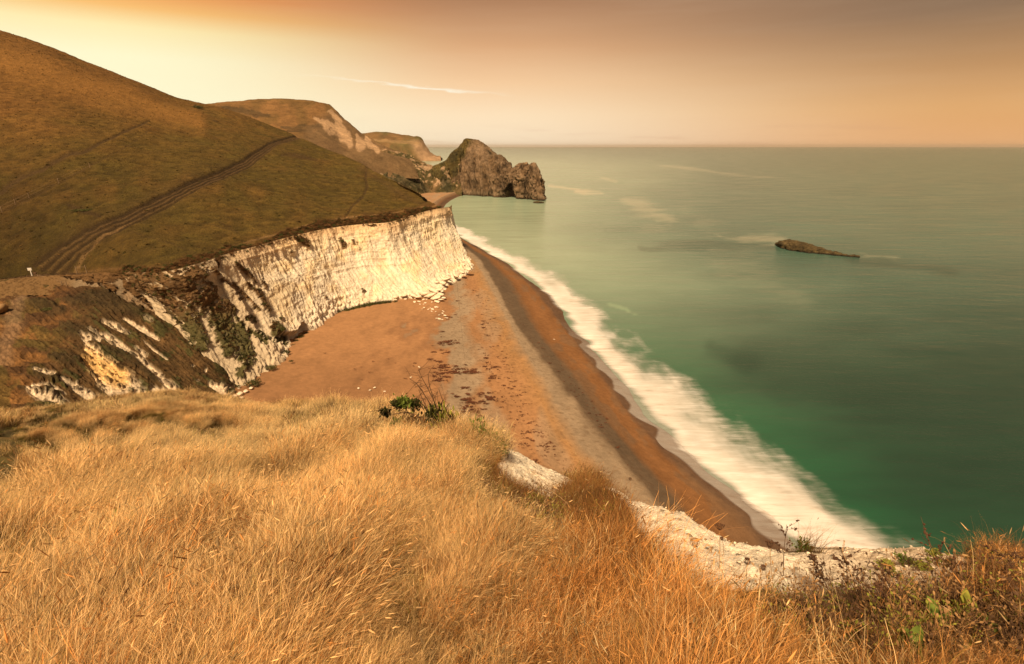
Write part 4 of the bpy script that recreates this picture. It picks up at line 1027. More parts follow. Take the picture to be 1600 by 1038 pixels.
def sow(n, r0, r1, near, a0=-1.02, a1=1.02, terr=False):
    az = rng.uniform(a0, a1, n); rh = np.sqrt(rng.uniform(r0**2, r1**2, n)); z, ex, ck = near_z(az, rh)
    X = np.stack([rh * np.sin(az), rh * np.cos(az), CAMZ + z], -1); a, b, t, chk, path, dip, nz, n2 = ground_marks(X)
    X[:, 2] -= .10 * sstep(-.3, .5, path) + .22 * sstep(-.5, .8, dip)
    right = sstep(1080, 1320, a) * sstep(840, 880, b)
    m1, m2 = ground_marks(X + (0, 0, .13)), ground_marks(X + (.12, .02, .20)); tipm = m1[3]; path = np.maximum(path, ground_marks(X + (.02, 0, .05))[4])
    keep = (chk + .35 * n2 < -.02) & (tipm < -.02 + .5 * (rng.random(n) > .93)) & (ex < 3.5 * (1 - ck) + .02)
    keep &= rng.random(n) > .5 * right
    inside_t = (a < 430) & (rh > 5.5) & (rh < 15)
    keep &= inside_t if terr else ~(inside_t & (rng.random(n) < .8))
    keep &= rng.random(n) > .55 * sstep(0, .5, path)
    X, a, b, path, dip, nz, n2, ex, right, rh = [q_[keep] for q_ in (X, a, b, path, dip, nz, n2, ex, right, rh)]; n = len(X)
    gust = fbm(X, (.5, .5, 0), 3, 801); patch = fbm(X, (.45, .45, 0), 3, 803); patch2 = fbm(X, (1.6, 1.6, 0), 2, 804)
    pd = sstep(-.3, .4, dip); pp = sstep(-.3, .4, path)
    hump = sstep(-.4, .6, stroke(a, b, [(840, 800, 40), (900, 800, 55), (950, 800, 60), (985, 845, 45)]))
    kind = np.zeros(n, int)
    u_ = rng.random(n); kind[u_ < .10 + .9 * pd + .9 * hump + .45 * right + .45 * sstep(.15, .55, patch2 + .3 * patch)] = 1
    lo_left = 2.4 * sstep(420, 0, a + 120 * patch2) * sstep(640, 1000, b)
    kind[rng.random(n) < .05 + .9 * pp + .5 * sstep(.0, .4, patch) + .15 * lo_left] = 2
    kmap = ([(0, 7), (7, 3), (10, 2)] if near else [(12, 5), (17, 2), (19, 2)])
    idx = np.array([kmap[k][0] + rng.integers(kmap[k][1]) for k in kind])
    if near:
        og = (kind == 0) & (rng.random(n) < .12 + .70 * sstep(620, 1000, a + 160 * patch)); idx[og] = 21 + rng.integers(0, 4, og.sum())
    head = .75 + 1.0 * gust + rng.normal(0, .6, n)            # blades blow to the right and a little away
    rot = np.stack([rng.normal(0, .16, n), rng.normal(0, .18, n) + .12 * gust, head], -1)
    s = (.86 + .50 * patch2 + .25 * gust + rng.normal(0, .14, n)) * (1 - .55 * pp) * (1 - .30 * right) * (1 - .36 * sstep(5.5, 9, rh) * sstep(560, 300, a))
    s = np.clip(s, .3, 1.6); scl = np.stack([s, s, s * rng.uniform(.8, 1.15, n)], -1)
    return X, rot, scl, idx


parts = [sow(4800, 1.0, 3.2, True), sow(9000, 3.2, 7.0, True), sow(9000, 6.5, 18, False), sow(15000, 5.5, 15, True, -.84, -.38, True), sow(6500, 17, 31, False)]
X, rot, scl, idx = [np.concatenate(q_) for q_ in zip(*parts)]
# loose tall bents and broken stems standing out of the sward, greener tufts in pockets
nb2 = 620; az = rng.uniform(-.98, .98, nb2); rh = np.sqrt(rng.uniform(1.1**2, 7.5**2, nb2)); zb, exb, _ = near_z(az, rh); Xb = np.stack([rh * np.sin(az), rh * np.cos(az), CAMZ + zb], -1)
mb = ground_marks(Xb); kb = (mb[3] < -.3) & (exb < .01) & (ground_marks(Xb + (.12, .02, .2))[3] < .1) & ((mb[0] > 380) | (rh < 5)); Xb = Xb[kb]; nb2 = len(Xb)
PR += [clump('bents', 985 + k, 7, .10, (.30, .50), (.0014, .0026), (.35, .3), .35, .7, 6, (M_straw, M_orange, M_straw)[k], 1.3, .8) for k in range(3)]
PR += [clump('green_tuft', 990 + k, 60, .07, (.16, .30), (.0016, .0034), (.45, .3), .5, 0, 5, M_greeng, 1.5, .5) for k in range(2)]
ib = np.where(rng.random(nb2) < .24, 28 + rng.integers(0, 2, nb2), 25 + rng.integers(0, 3, nb2))
X = np.concatenate([X, Xb]); idx = np.r_[idx, ib]; scl = np.concatenate([scl, rng.uniform(.8, 1.15, (nb2, 1)) * np.ones((nb2, 3))]); rot = np.concatenate([rot, np.stack([rng.normal(0, .15, nb2), rng.normal(0, .15, nb2), rng.normal(.6, .9, nb2)], -1)])
gn_scatter('grass', PR, X, rot, scl, idx)
print('TUFTS', len(X))

# sparse taller grass on the hill edge, scrub along the cliff top and on the vegetated faces
def scrub_ball(name, seed, nl, col_mat, leaf=.16, squash=.7):
    r_ = np.random.default_rng(seed); V, F = [], []
    for i in range(nl):
        d = r_.normal(size=3); d /= np.linalg.norm(d); d[2] = abs(d[2]); lump = 1 + .35 * math.sin(d[0] * 4 + seed) * math.cos(d[1] * 5 + seed)
        p = d * (r_.random() ** .35) * lump * (1, 1, squash); a1 = r_.normal(size=3); a1 /= np.linalg.norm(a1); a2 = np.cross(a1, r_.normal(size=3)); a2 /= np.linalg.norm(a2)
        L_ = leaf * r_.uniform(.5, 1.3); o_ = len(V); V += [p - a1 * L_, p + a2 * L_ * .45, p + a1 * L_, p - a2 * L_ * .45]; F.append((o_, o_ + 1, o_ + 2, o_ + 3))
    me = mesh_from(name, np.array(V), np.array(F), smooth=False); me.materials.append(col_mat); return me


M_leafd = plain_mat('dark_leaves', (.075, .075, .022), .5, 4, trans=.2, objrand=.3)
M_leafb = plain_mat('brown_scrub', (.115, .060, .022), .5, 4, trans=.2, objrand=.3)
M_leafg = plain_mat('green_leaves', (.15, .20, .035), .4, 30, trans=.35, objrand=.2)
M_leafy = plain_mat('yellow_green_leaves', (.30, .30, .05), .4, 30, trans=.35, objrand=.2)
M_twig = plain_mat('twig_bark', (.10, .055, .028), .4, 20)
M_stem = plain_mat('dry_stem', (.30, .17, .07), .35, 20)
M_seed = plain_mat('brown_seedhead', (.085, .042, .022), .5, 60)

scr_p = [bpy.data.objects.new('scrub', scrub_ball('scrub', 1000 + k, 260, (M_leafb, M_leafb, M_leafd, M_leafb)[k % 4])) for k in range(4)]
def scrub_on(name, G, mask, n, s0, s1, protos, seed, lift=.0):
    r_ = np.random.default_rng(seed); w = mask.ravel().astype(float)
    ar = np.linalg.norm(np.cross(np.gradient(G, axis=1), np.gradient(G, axis=0)), axis=-1).ravel(); w = w * ar; w /= w.sum()
    i = r_.choice(len(w), n, p=w); X = G.reshape(-1, 3)[i] + r_.normal(0, .15, (n, 3)); X[:, 2] += lift
    s = s0 + (s1 - s0) * r_.random(n) ** 2; rot = np.stack([r_.normal(0, .2, n), r_.normal(0, .2, n), r_.uniform(0, 6.28, n)], -1)
    gn_scatter(name, protos, X, rot, np.stack([s * r_.uniform(.8, 1.6, n), s, s * r_.uniform(.5, 1, n)], -1), r_.integers(0, len(protos), n))


M_tus = plain_mat('turf_tussock', (.15, .088, .028), .5, 4, trans=.2, objrand=.45); M_tus2 = plain_mat('green_tussock', (.085, .066, .018), .5, 4, trans=.2, objrand=.4)
tus_p = [bpy.data.objects.new('tussock', scrub_ball('tussock', 1100 + k, 60, (M_tus, M_tus2)[k % 2], .34, .45)) for k in range(4)]
scrub_on('hill_tussocks', HG, (px > -60) & (px < 700) & (hs[:, None] > .01) & (hs[:, None] < .72), 15000, .10, .5, tus_p, 15, -.08)
scrub_on('cliff_edge_scrub', HG, (fr > .6) & (px > 120) & (px < 692) & (hs[:, None] < .1), 2600, .25, .75, scr_p, 11)
scrub_on('cliff_scrub', CG, (CGv > .6), 900, .12, .5, scr_p[2:3] + scr_p[:1], 12)
scrub_on('spur_scrub', SPUR, SPM, 1700, .08, .32, scr_p, 13, -.1)

# ------------------------------------------------------------------ things
def tube(pts, r0, r1, sides=5, n=None):
    p = spline(np.array(pts, float), n or max(4, 3 * len(pts))); m = len(p); V = []
    tg = np.gradient(p, axis=0); tg /= np.linalg.norm(tg, axis=1)[:, None] + 1e-9
    for i in range(m):
        a1 = np.cross(tg[i], (.3, .9, .1)); a1 /= np.linalg.norm(a1) + 1e-9; a2 = np.cross(tg[i], a1); r = r0 + (r1 - r0) * i / (m - 1)
        for k in range(sides): V.append(p[i] + r * (a1 * math.cos(2 * math.pi * k / sides) + a2 * math.sin(2 * math.pi * k / sides)))
    return np.array(V), grid_faces(m, sides, True)


class MB:
    def __init__(s): s.V = []; s.F = []; s.n = 0
    def add(s, V, F):
        V = np.asarray(V, float); F = np.asarray(F)
        if F.shape[1] == 3: F = np.concatenate([F, F[:, 2:3]], 1)
        s.V.append(V); s.F += (F + s.n).tolist(); s.n += len(V); return s
    def leaf(s, p, d, up, L_, w, fold=.15):
        d = np.array(d, float); d /= np.linalg.norm(d); sd = np.cross(d, up); sd /= np.linalg.norm(sd) + 1e-9; nn = np.cross(sd, d)
        p = np.array(p, float)
        V = [p, p + d * L_ * .35 + sd * w + nn * w * fold, p + d * L_ * .75 + sd * w * .7 + nn * w * fold, p + d * L_, p + d * L_ * .75 - sd * w * .7 + nn * w * fold, p + d * L_ * .35 - sd * w + nn * w * fold, p + d * L_ * .5]
        return s.add(V, [(0, 1, 6, 6), (1, 2, 6, 6), (2, 3, 6, 6), (3, 4, 6, 6), (4, 5, 6, 6), (5, 0, 6, 6)])
    def mesh(s, name, mat, smooth=False):
        F = [tuple(dict.fromkeys(f)) for f in s.F]; me = bpy.data.meshes.new(name); me.from_pydata(np.concatenate(s.V).tolist(), [], F); me.update()
        if smooth: me.polygons.foreach_set('use_smooth', np.ones(len(me.polygons), bool))
        me.materials.append(mat); return me


def empty(name, loc, label, cat, group=None):
    o = bpy.data.objects.new(name, None); COL.objects.link(o); o.location = loc; o.empty_display_size = .1; return tag(o, label, cat, group)


rr = np.random.default_rng(99)
def px_m(p): return FPX / pix(np.array(p))[2]


def at_depth(px_, py_, base): return P(px_, py_, pix(np.array(base))[2]) - base


# dead wild carrot heads on their stems: (head x, head y, stem length px, look)
def carrot(hx, hy, ln, label, open_=.4, size=.028, tanm=False):
    base = near_point(hx + rr.uniform(-8, 8), min(hy + ln, 1030)); hd = at_depth(hx, hy, base) + (0, rr.uniform(-.05, .05), 0)
    t = empty('wild_carrot', base, label, 'dried flower', 'dead wild carrot heads along the cliff edge')
    mid = hd * .5 + (rr.uniform(-.02, .02), 0, 0)
    b_ = MB(); b_.add(*tube([(0, 0, -.05), mid, hd], .0022, .0014, 5)); obj('stem', b_.mesh('stem', M_stem), parent=t)
    h_ = MB(); ax = hd - mid; ax = ax / np.linalg.norm(ax)
    s1 = np.cross(ax, (0, 1, 0)); s1 /= np.linalg.norm(s1); s2 = np.cross(ax, s1)
    for k in range(26):
        an = 2 * math.pi * k / 26; q_ = 1 if k % 2 else .6; d = s1 * math.cos(an) + s2 * math.sin(an)
        e1 = hd + d * size * (.7 * q_) + ax * size * .5; e2 = hd + d * size * open_ * q_ + ax * size * 1.15
        h_.add(*tube([hd, e1, e2], .0009, .0008, 3, 4))
        v_r, f_r = rock_mesh('u', 5 + k, 5, 4, .7); h_.add(v_r * .0048 + e2, f_r)
    obj('seedhead', h_.mesh('seedhead', M_stem if tanm else M_seed), parent=t)


carrot(1125, 830, 60, 'dark flat-topped dead carrot head on a thin stem against the orange shingle', 1.0, .03)
carrot(1088, 858, 55, 'pale tan cup-shaped carrot head standing before the white chalk slope', .55, .04, True)
carrot(1168, 884, 50, 'round dark brown carrot head at the foot of the chalk slope', .35, .028)
carrot(1209, 865, 45, 'brown open carrot head just beside the round green cushion plant', .8, .028)
carrot(1190, 889, 40, 'small dark carrot head low in the dead stalks, nearest the round brown one', .4, .022)
carrot(1278, 887, 45, 'drooping brown carrot head among grey stalks below the pale cliff rim', .5, .026)
carrot(1332, 917, 55, 'big closed dark carrot head in the middle of the dead weeds', .35, .030)
carrot(1050, 920, 40, 'small rusty carrot head sunk in the golden grass before the chalk', .4, .020)
carrot(985, 752, 30, 'tiny dark seedhead on the brow of the grassy hump over the shingle', .5, .03)
carrot(962, 778, 24, 'tiny dark seedhead on the flank of the grassy hump', .5, .026)
carrot(947, 749, 22, 'tiny pale seedhead on the crown of the grassy hump', .5, .026, True)
carrot(925, 770, 22, 'tiny brown seedhead at the landward side of the grassy hump', .5, .024)
carrot(1127, 842, 30, 'little dark seedhead below the flat-topped one over the orange shingle', .4, .018)


def cushion(hx, hy, wpx, label, mat, n=240, leafl=.018, seed=0, flowers=False, cat='plant', lift=.5):
    base = near_point(hx, hy); r_ = np.random.default_rng(seed); rad = wpx / 2 / px_m(base)
    t = empty('samphire' if cat == 'plant' else 'shrub', base, label, cat); b_ = MB(); s_ = MB()
    for k in range(22):
        d = r_.normal(size=3); d[2] = abs(d[2]) + .5; d /= np.linalg.norm(d); e = d * rad * r_.uniform(.6, 1.1)
        s_.add(*tube([(0, 0, -.02), e * .5, e], .0018, .001, 4, 5))
        for j in range(n // 22):
            d2 = d + r_.normal(0, .6, 3); b_.leaf(e * r_.uniform(.6, 1.0) + r_.normal(0, rad * .06, 3), d2, (0.1, .2, 1), leafl * r_.uniform(.6, 1.4), leafl * .2)
    obj('stems', s_.mesh('stems', M_stem), parent=t); tag(obj('foliage', b_.mesh('foliage', mat), parent=t), kind='stuff')
    if flowers:
        f_ = MB()
        for k in range(14):
            d = r_.normal(size=3); d[2] = abs(d[2]) + .8; d /= np.linalg.norm(d); c0 = d * rad * 1.05
            for j in range(7):
                v_r, f_r = rock_mesh('u', k * 9 + j, 5, 4, .4); f_.add(v_r * .006 + c0 + r_.normal(0, .007, 3) * (1, 1, .3), f_r)
        tag(obj('flowers', f_.mesh('flowers', M_leafy), parent=t), kind='stuff')


cushion(1250, 862, 40, 'round blue-green cushion plant growing on the pale cliff rim', M_leafg, 330, .022, 1)
cushion(1412, 884, 34, 'grey-green cushion plant below the highest point of the chalk rim', M_leafg, 300, .02, 2)
cushion(1384, 890, 26, 'small yellowish cushion plant between the grey-green one and the dead stalks', M_leafy, 200, .018, 3, True)
cushion(1466, 884, 44, 'yellow-flowered samphire on the rim just before the sea', M_leafg, 330, .02, 4, True)
cushion(1440, 892, 24, 'little yellow-green samphire beside the flowering one', M_leafy, 200, .016, 5, True)
cushion(1565, 896, 60, 'wide yellow-flowered samphire where the rim leaves the picture', M_leafg, 380, .022, 6, True)
cushion(1400, 905, 20, 'tiny green tuft on bare crumbly chalk', M_leafg, 120, .016, 7)


def leafy(hx, hy, hpx, label, n=9, L_=.07, w=.016, mat=None, seed=0, cat='plant', spread=.5, name='dock_plant'):
    base = near_point(hx, hy + hpx * .9); r_ = np.random.default_rng(seed); H_ = hpx * .9 / px_m(base) / .70; L_ *= 1.35; w *= 1.35
    t = empty(name, base, label, cat); s_ = MB(); b_ = MB(); top_ = np.array((r_.uniform(-.02, .03), 0, H_)); s_.add(*tube([(0, 0, -.03), top_ * .5 + (.01, 0, 0), top_], .003, .0015, 5)); 
    obj('stem', s_.mesh('stem', M_stem), parent=t)
    for k in range(n):
        f = .25 + .75 * k / n; an = k * 2.4 + seed; d = np.array((math.cos(an) * spread, math.sin(an) * spread, .8)); l_ = MB()
        l_.leaf(top_ * f, d, (math.sin(an), -math.cos(an), .2) if abs(d[2]) > .95 else (0, -.3, 1), L_ * r_.uniform(.7, 1.3), w * r_.uniform(.8, 1.2), .25); obj('leaf', l_.mesh('leaf', mat or M_leafg), parent=t)


leafy(187, 815, 28, 'upright plant of narrow dark green leaves alone in the golden grass', 6, .10, .016, M_leafg, 1, spread=.25)
leafy(303, 771, 20, 'low green leaves in the grass below the trodden paths', 7, .09, .012, M_leafg, 2, spread=.5)
leafy(357, 752, 18, 'yellowing leaves in the grass beside the low green ones', 5, .10, .014, M_leafy, 3, spread=.3)
leafy(408, 775, 12, 'small yellow-green leaves by themselves mid slope', 3, .07, .016, M_leafy, 4, spread=.2)
leafy(755, 884, 14, 'single bright green leaf cluster in the brightest straw', 3, .045, .02, M_leafg, 5, spread=.3)
leafy(217, 856, 14, 'little bright green leaf below the upright dark plant', 3, .04, .012, M_leafy, 6, spread=.3)
leafy(1482, 946, 60, 'tall yellow-green leafy stalk in the dead weeds at the cliff edge', 10, .05, .014, M_leafy, 7)
leafy(1445, 965, 50, 'broad green leaves left of the tall yellow-green stalk', 9, .06, .02, M_leafg, 8)
leafy(1402, 1005, 45, 'lowest broad green leaves in front of the dead weeds', 9, .055, .02, M_leafg, 9)
leafy(1500, 965, 40, 'yellow-green leaves right of the tall leafy stalk', 8, .045, .014, M_leafy, 10)
leafy(1535, 985, 45, 'small green leafy weed between brown stems near the corner', 8, .04, .012, M_leafg, 11)
leafy(1320, 985, 30, 'pale green leaves low among the straw and dead stalks', 6, .04, .012, M_leafg, 12)

# two heavy grass heads and a few tall bents
M_plume = plain_mat('pale_plume', (.75, .50, .26), .3, 60, trans=.3)
def bent(hx, hy, bx, by, hl, hw, label, curve=.0, name='grass_stalk', head=True):
    base = near_point(bx, by); hd = at_depth(hx, hy, base) * .98; t = empty(name, base, label, 'grass stalk')
    mid = hd * .55 + np.array((-curve, 0, .25 * curve)); s_ = MB(); s_.add(*tube([(0, 0, -.03), mid, hd], .0022, .0012, 5, 14)); obj('stem', s_.mesh('stem', M_plume), parent=t)
    if not head: return
    ax = hd - mid; ax /= np.linalg.norm(ax); h_ = MB(); r_ = np.random.default_rng(int(hx)); s1 = np.cross(ax, (0, 1, 0)); s1 /= np.linalg.norm(s1); s2 = np.cross(ax, s1)
    ax = ax + np.array((.5, 0, -.1)); ax /= np.linalg.norm(ax)
    for k in range(150):
        f = r_.random(); wd = hw * math.sin(math.pi * (.12 + .8 * f)); an = r_.uniform(0, 6.28); rad = (s1 * math.cos(an) + s2 * math.sin(an))
        h_.leaf(hd + ax * hl * f + rad * wd * .6, ax + rad * .6, rad + (0, .01, 0), hl * .14, hw * .18, .3)
    obj('seedhead', h_.mesh('seedhead', M_plume), parent=t)


bent(1250, 957, 1150, 1028, .085, .011, 'fat pale seedhead leaning right above the straw, upper of a pair', .03)
bent(1248, 982, 1120, 1034, .085, .011, 'fat pale seedhead leaning right above the straw, lower of a pair', .04)
bent(1316, 860, 1345, 960, .05, .003, 'thin bent grass stalk rising before the foam', -.01)
bent(1560, 855, 1592, 930, .04, .003, 'curled thin stalk against the green water near the frame edge', .02)
bent(1475, 848, 1500, 900, .03, .003, 'slender pale stalk above the samphire against the water', .0)
bent(1033, 790, 1015, 850, .035, .003, 'thin stalk standing at the corner of the chalk slope', .0)
bent(1065, 780, 1020, 815, .03, .002, 'arched straw bending over the dark shingle', -.03)
bent(855, 762, 905, 812, .01, .002, 'single green-gold stalk arching over the dark hollow', -.05, head=False)


# dark dead weeds
def weed(bx, by, hx, hy, label, nb=9, seed=0, group=None):
    base = near_point(bx, by); tp = at_depth(hx, hy, base); r_ = np.random.default_rng(seed); t = empty('dead_weed', base, label, 'dead weed', group); s_ = MB(); h_ = MB()
    md_ = tp * .5 + r_.normal(0, .012, 3); L_ = np.linalg.norm(tp); s_.add(*tube([(0, 0, -.03), md_, tp], .0028, .0012, 5, 10))
    for k in range(nb):
        f = .3 + .65 * r_.random(); p0 = tp * f + (md_ - tp * .5) * (1 - abs(2 * f - 1)); d = r_.normal(0, 1, 3); d[2] = abs(d[2]) * .6 + .5; d /= np.linalg.norm(d); l_ = L_ * r_.uniform(.12, .3); e = p0 + d * l_
        s_.add(*tube([p0, p0 + d * l_ * .5 + (0, 0, -.003), e], .0014, .0008, 4, 5))
        for j in range(5):
            q_ = p0 + (e - p0) * r_.uniform(.3, 1.0); v_r, f_r = rock_mesh('u', k * 7 + j, 5, 4, 1.0, .4); h_.add(v_r * r_.uniform(.0025, .006) + q_ + r_.normal(0, .003, 3), f_r)
            if j < 2: h_.leaf(q_, d + r_.normal(0, .7, 3), (0, .2, 1), r_.uniform(.01, .03), .004)
    obj('stems', s_.mesh('stems', M_twig), parent=t); tag(obj('seed_pods', h_.mesh('seed_pods', M_seed), parent=t), kind='stuff')


for k, (q_, lb) in enumerate([((1225, 905, 1229, 820), 'thin dark stalk rising beside the round green cushion plant'), ((1340, 960, 1322, 870), 'dark twiggy weed leaning left in front of the pale chalk'),
                              ((1400, 975, 1375, 880), 'crooked dark weed crossing the bare chalk'), ((1545, 950, 1440, 838), 'longest dark weed leaning left, its tip over the foam end'), ((1500, 960, 1482, 878), 'dark weed with knobbly pods before the flowering samphire'),
                              ((1300, 925, 1268, 872), 'short dark weed behind the drooping carrot head'), ((1590, 960, 1575, 842), 'dark stalk at the frame edge against green water'), ((1420, 1010, 1340, 900), 'thick dark weed leaning left through the straw'), ((1270, 930, 1285, 890), 'small dark weed by the two fat seedheads')]):
    weed(*q_, lb, 12, 40 + k)

# tangle of smaller weeds, grass bents and twigs: nobody could count it
wd_p = []
for k in range(5):
    r_ = np.random.default_rng(700 + k); s_ = MB()
    for j in range(9):
        e = np.array((r_.normal(0, .07), r_.normal(0, .07), r_.uniform(.08, .22))); s_.add(*tube([(r_.normal(0, .03), r_.normal(0, .03), -.02), e * .5 + r_.normal(0, .012, 3), e], .0016, .0008, 3, 5))
        for q_ in range(5):
            p0 = e * r_.uniform(.35, 1); d = r_.normal(0, 1, 3); d[2] = abs(d[2]); d /= np.linalg.norm(d); s_.add(*tube([p0, p0 + d * .02, p0 + d * .04], .0009, .0006, 3, 3))
            s_.leaf(p0 + d * .03, d, (0, .3, 1), r_.uniform(.008, .022), .0045)
    wd_p.append(bpy.data.objects.new('weeds', s_.mesh('weeds', (M_twig, M_stem, M_stem, M_leafb, M_leafy)[k])))
pts = []
for k in range(6000):
    x_, y_ = rr.uniform(1060, 1640), rr.uniform(872, 1040)
    dn = sstep(1120, 1300, x_) * sstep(870, 935, y_ - 30 * sstep(1420, 1330, x_) + 0 * x_) + .25 * sstep(1560, 1600, x_)
    if 1330 < x_ < 1520 and y_ < 950: dn *= .25
    if rr.random() < dn * .15: pts.append(near_point(x_, y_ + 12))
for k in range(160): pts.append(near_point(rr.normal(835, 50), rr.normal(815, 22)))
pts = np.array(pts); n = len(pts); s = rr.uniform(.5, 1.15, n)
gn_scatter('weed_tangle', wd_p, pts, np.stack([rr.normal(0, .2, n), rr.normal(0, .2, n), rr.uniform(0, 6.28, n)], -1), np.stack([s, s, s], -1), rr.choice([0, 0, 1, 2, 3, 4], n))

# the straggling shrub on the brow and its neighbours
sb = near_point(688, 690); t = empty('shrub', sb, 'straggling shrub with bare twigs and green tufts on the brow above the beach', 'shrub')
def A(x, y, dd=0.): return at_depth(x, y, sb) + (0, dd, 0)
tw_ = MB()
BR = [[(690, 682), (676, 640), (660, 612), (651, 600), (640, 592)], [(692, 682), (682, 640), (668, 612), (655, 590), (652, 582)], [(688, 684), (672, 645), (662, 622), (656, 604)], [(690, 684), (684, 650), (676, 620), (670, 598), (669, 585)],
      [(698, 684), (700, 655), (690, 628), (684, 612)], [(690, 686), (665, 662), (640, 662), (615, 670)], [(690, 684), (660, 655), (632, 645), (612, 648), (592, 642)], [(690, 684), (672, 650), (655, 632), (640, 632)], [(692, 684), (668, 660), (650, 645), (628, 636)], [(686, 684), (668, 672), (650, 660), (634, 640)]]
for k, br in enumerate(BR): tw_.add(*tube([A(x, y, .12 * math.sin(k * 2.1) * j / 3) for j, (x, y) in enumerate(br)], .013, .0045, 5, 14))
for k in range(150):
    br = BR[rr.integers(len(BR))]; j = rr.integers(1, len(br)); p0 = A(*br[j], rr.normal(0, .06)); e = p0 + rr.normal(0, .12, 3); tw_.add(*tube([p0, (p0 + e) / 2 + rr.normal(0, .01, 3), e], .0035, .0015, 4, 4))
obj('twigs', tw_.mesh('twigs', M_twig), parent=t)
for (x, y, w_, m_, up_) in [(634, 630, .20, M_leafg, 0), (622, 634, .12, M_leafd, 0), (602, 646, .09, M_leafd, 0), (622, 664, .16, M_leafg, 0), (648, 634, .12, M_leafd, 0), (690, 664, .24, M_leafy, 1), (678, 656, .18, M_leafd, 1), (700, 668, .17, M_leafb, 1), (660, 664, .22, M_leafb, 0), (676, 674, .22, M_leafb, 0), (645, 660, .16, M_leafb, 0)]:
    f_ = MB(); c0 = A(x, y)
    for k in range(210): 
        f_.leaf(c0 + rr.normal(0, w_ * .38, 3) * (1, .8, .55 + .7 * up_), rr.normal(0, .5, 3) + (0, 0, .5 + up_), (0, .3, 1), rr.uniform(.05, .10) * (1 + .6 * up_), .015)
    tag(obj('leaf_cluster', f_.mesh('leaf_cluster', m_), parent=t), kind='stuff')
base = near_point(760, 712); t = empty('shrub', base, 'narrow green-tipped shrub hanging at the cliff edge right of the straggling one', 'shrub')
s_ = MB(); f_ = MB()
for k in range(9):
    x_, y_ = 738 + 6 * k, 660 + 5.2 * k; e = at_depth(x_, y_, base) + (0, rr.normal(0, .05), 0); s_.add(*tube([(rr.normal(0, .03), 0, -.05), e * .5 + rr.normal(0, .02, 3), e], .006, .002, 4, 6))
    for j in range(70): f_.leaf(e * rr.uniform(.5, 1.02) + rr.normal(0, .06, 3), rr.normal(0, .4, 3) + (0, 0, .6), (0, .3, 1), rr.uniform(.03, .08), .010)
obj('twigs', s_.mesh('twigs', M_twig), parent=t); tag(obj('foliage', f_.mesh('foliage', M_leafg), parent=t), kind='stuff')
for (x0, y0, x1, y1, lb) in [(716, 678, 729, 592, 'tall thin bare twig standing against the grey shingle'), (708, 680, 689, 598, 'bare forked twig between the shrub and the tall thin one'), (505, 775, 520, 735, 'dark dead stalk in the straw half way down the slope'), (528, 745, 536, 712, 'second dark stalk behind the first in the straw')]:
    weed(x0, y0, x1, y1, lb, 8, int(x0))

# chalk boulders at the toe of the white cliff
bm_p = [mesh_from('boulder', *rock_mesh('b', 600 + k, 9, 7, .7, .22), smooth=False) for k in range(5)]
for m_ in bm_p: m_.materials.append(M_crumb)
def boulder(x, y, wpx, z=3.1, lab=None, grp=None, st=1.4, name='boulder', cat='boulder', mat=None, ang=None):
    p_ = PZ(x, y, z); r_ = wpx / 2 / px_m(p_); o = obj(name, bm_p[rr.integers(5)]); o.location = p_ + (0, 0, r_ * .2)
    o.scale = (r_ * st, r_, r_ * rr.uniform(.5, .8)); o.rotation_euler = (rr.normal(0, .2), rr.normal(0, .2), rr.uniform(-.9, -.2) if ang is None else ang); return tag(o, lab, cat, grp)


LBB = 'small white chalk boulder in the scatter on the sand below the cliff toe'; GRB = 'fallen chalk boulders on the sand'
for x, y in [(650, 467), (654, 471), (660, 470), (665, 474), (668, 470), (674, 473), (657, 477), (663, 480), (667, 484), (659, 483), (672, 481), (677, 484), (681, 487), (684, 481), (662, 476), (691, 490), (695, 493), (693, 486), (686, 492), (680, 479), (699, 497), (682, 498), (687, 500), (692, 501), (695, 498), (673, 487), (620, 470), (618, 468), (636, 468), (648, 473)]:
    boulder(x + rr.normal(0, 1), y + rr.normal(0, .8), rr.uniform(2.2, 5.2), 3.1, LBB, GRB)
LBS = 'rough chalk slab in the jumbled white toe of the cliff'; GRS = 'jumbled chalk slabs at the cliff toe'
for x, y, w_ in [(648, 452, 11), (656, 455, 12), (664, 458, 13), (672, 461, 13), (680, 464, 12), (686, 460, 12), (676, 452, 12), (668, 447, 12), (684, 452, 10), (660, 447, 11), (690, 441, 10), (697, 436, 9), (680, 441, 11), (670, 438, 11), (700, 432, 8), (645, 460, 9), (653, 463, 8), (689, 467, 7), (683, 470, 6), (692, 464, 6), (630, 461, 9), (618, 463, 8), (640, 456, 9), (604, 465, 7), (712, 428, 8), (722, 424, 7), (731, 419, 8)]:
    boulder(x, y + 2, w_ * 1.15, 3.4 + .05 * (468 - y), LBS, GRS, 1.7, 'chalk_slab', 'rock slab', ang=-.75 + rr.normal(0, .15))
for x, y, w_, lb in [(375, 616, 9, 'largest white block'), (384, 612, 7, 'white block right of the largest'), (366, 620, 8, 'white block left of the largest'), (392, 607, 6, 'white block second nearest the sand'), (400, 602, 6, 'white block nearest the sand'), (378, 622, 6, 'lowest white block, half hidden by grass,')]:
    boulder(x, y, w_, 3.6, lb + ' at the mouth of the chalk gully', 'chalk blocks at the gully mouth', 1.2)
for x, y, lb in [(585, 606, 'middle pale rock of three on the sand above the grassy brow'), (578, 610, 'left pale rock of three on the sand above the grassy brow'), (601, 612, 'right pale rock of three on the sand above the grassy brow'), (655, 574, 'pale rock alone on the sand beyond the tip of the bare twigs'), (642, 590, 'pale rock on the sand just left of the bare twigs'), (560, 607, 'pale rock farthest left on the sand above the brow'), (865, 531, 'small white rock alone on the orange band of shingle')]:
    boulder(x, y, 3.2, 3.1 if x < 800 else 1.6, lb, 'single pale rocks on the shingle', 1.6)
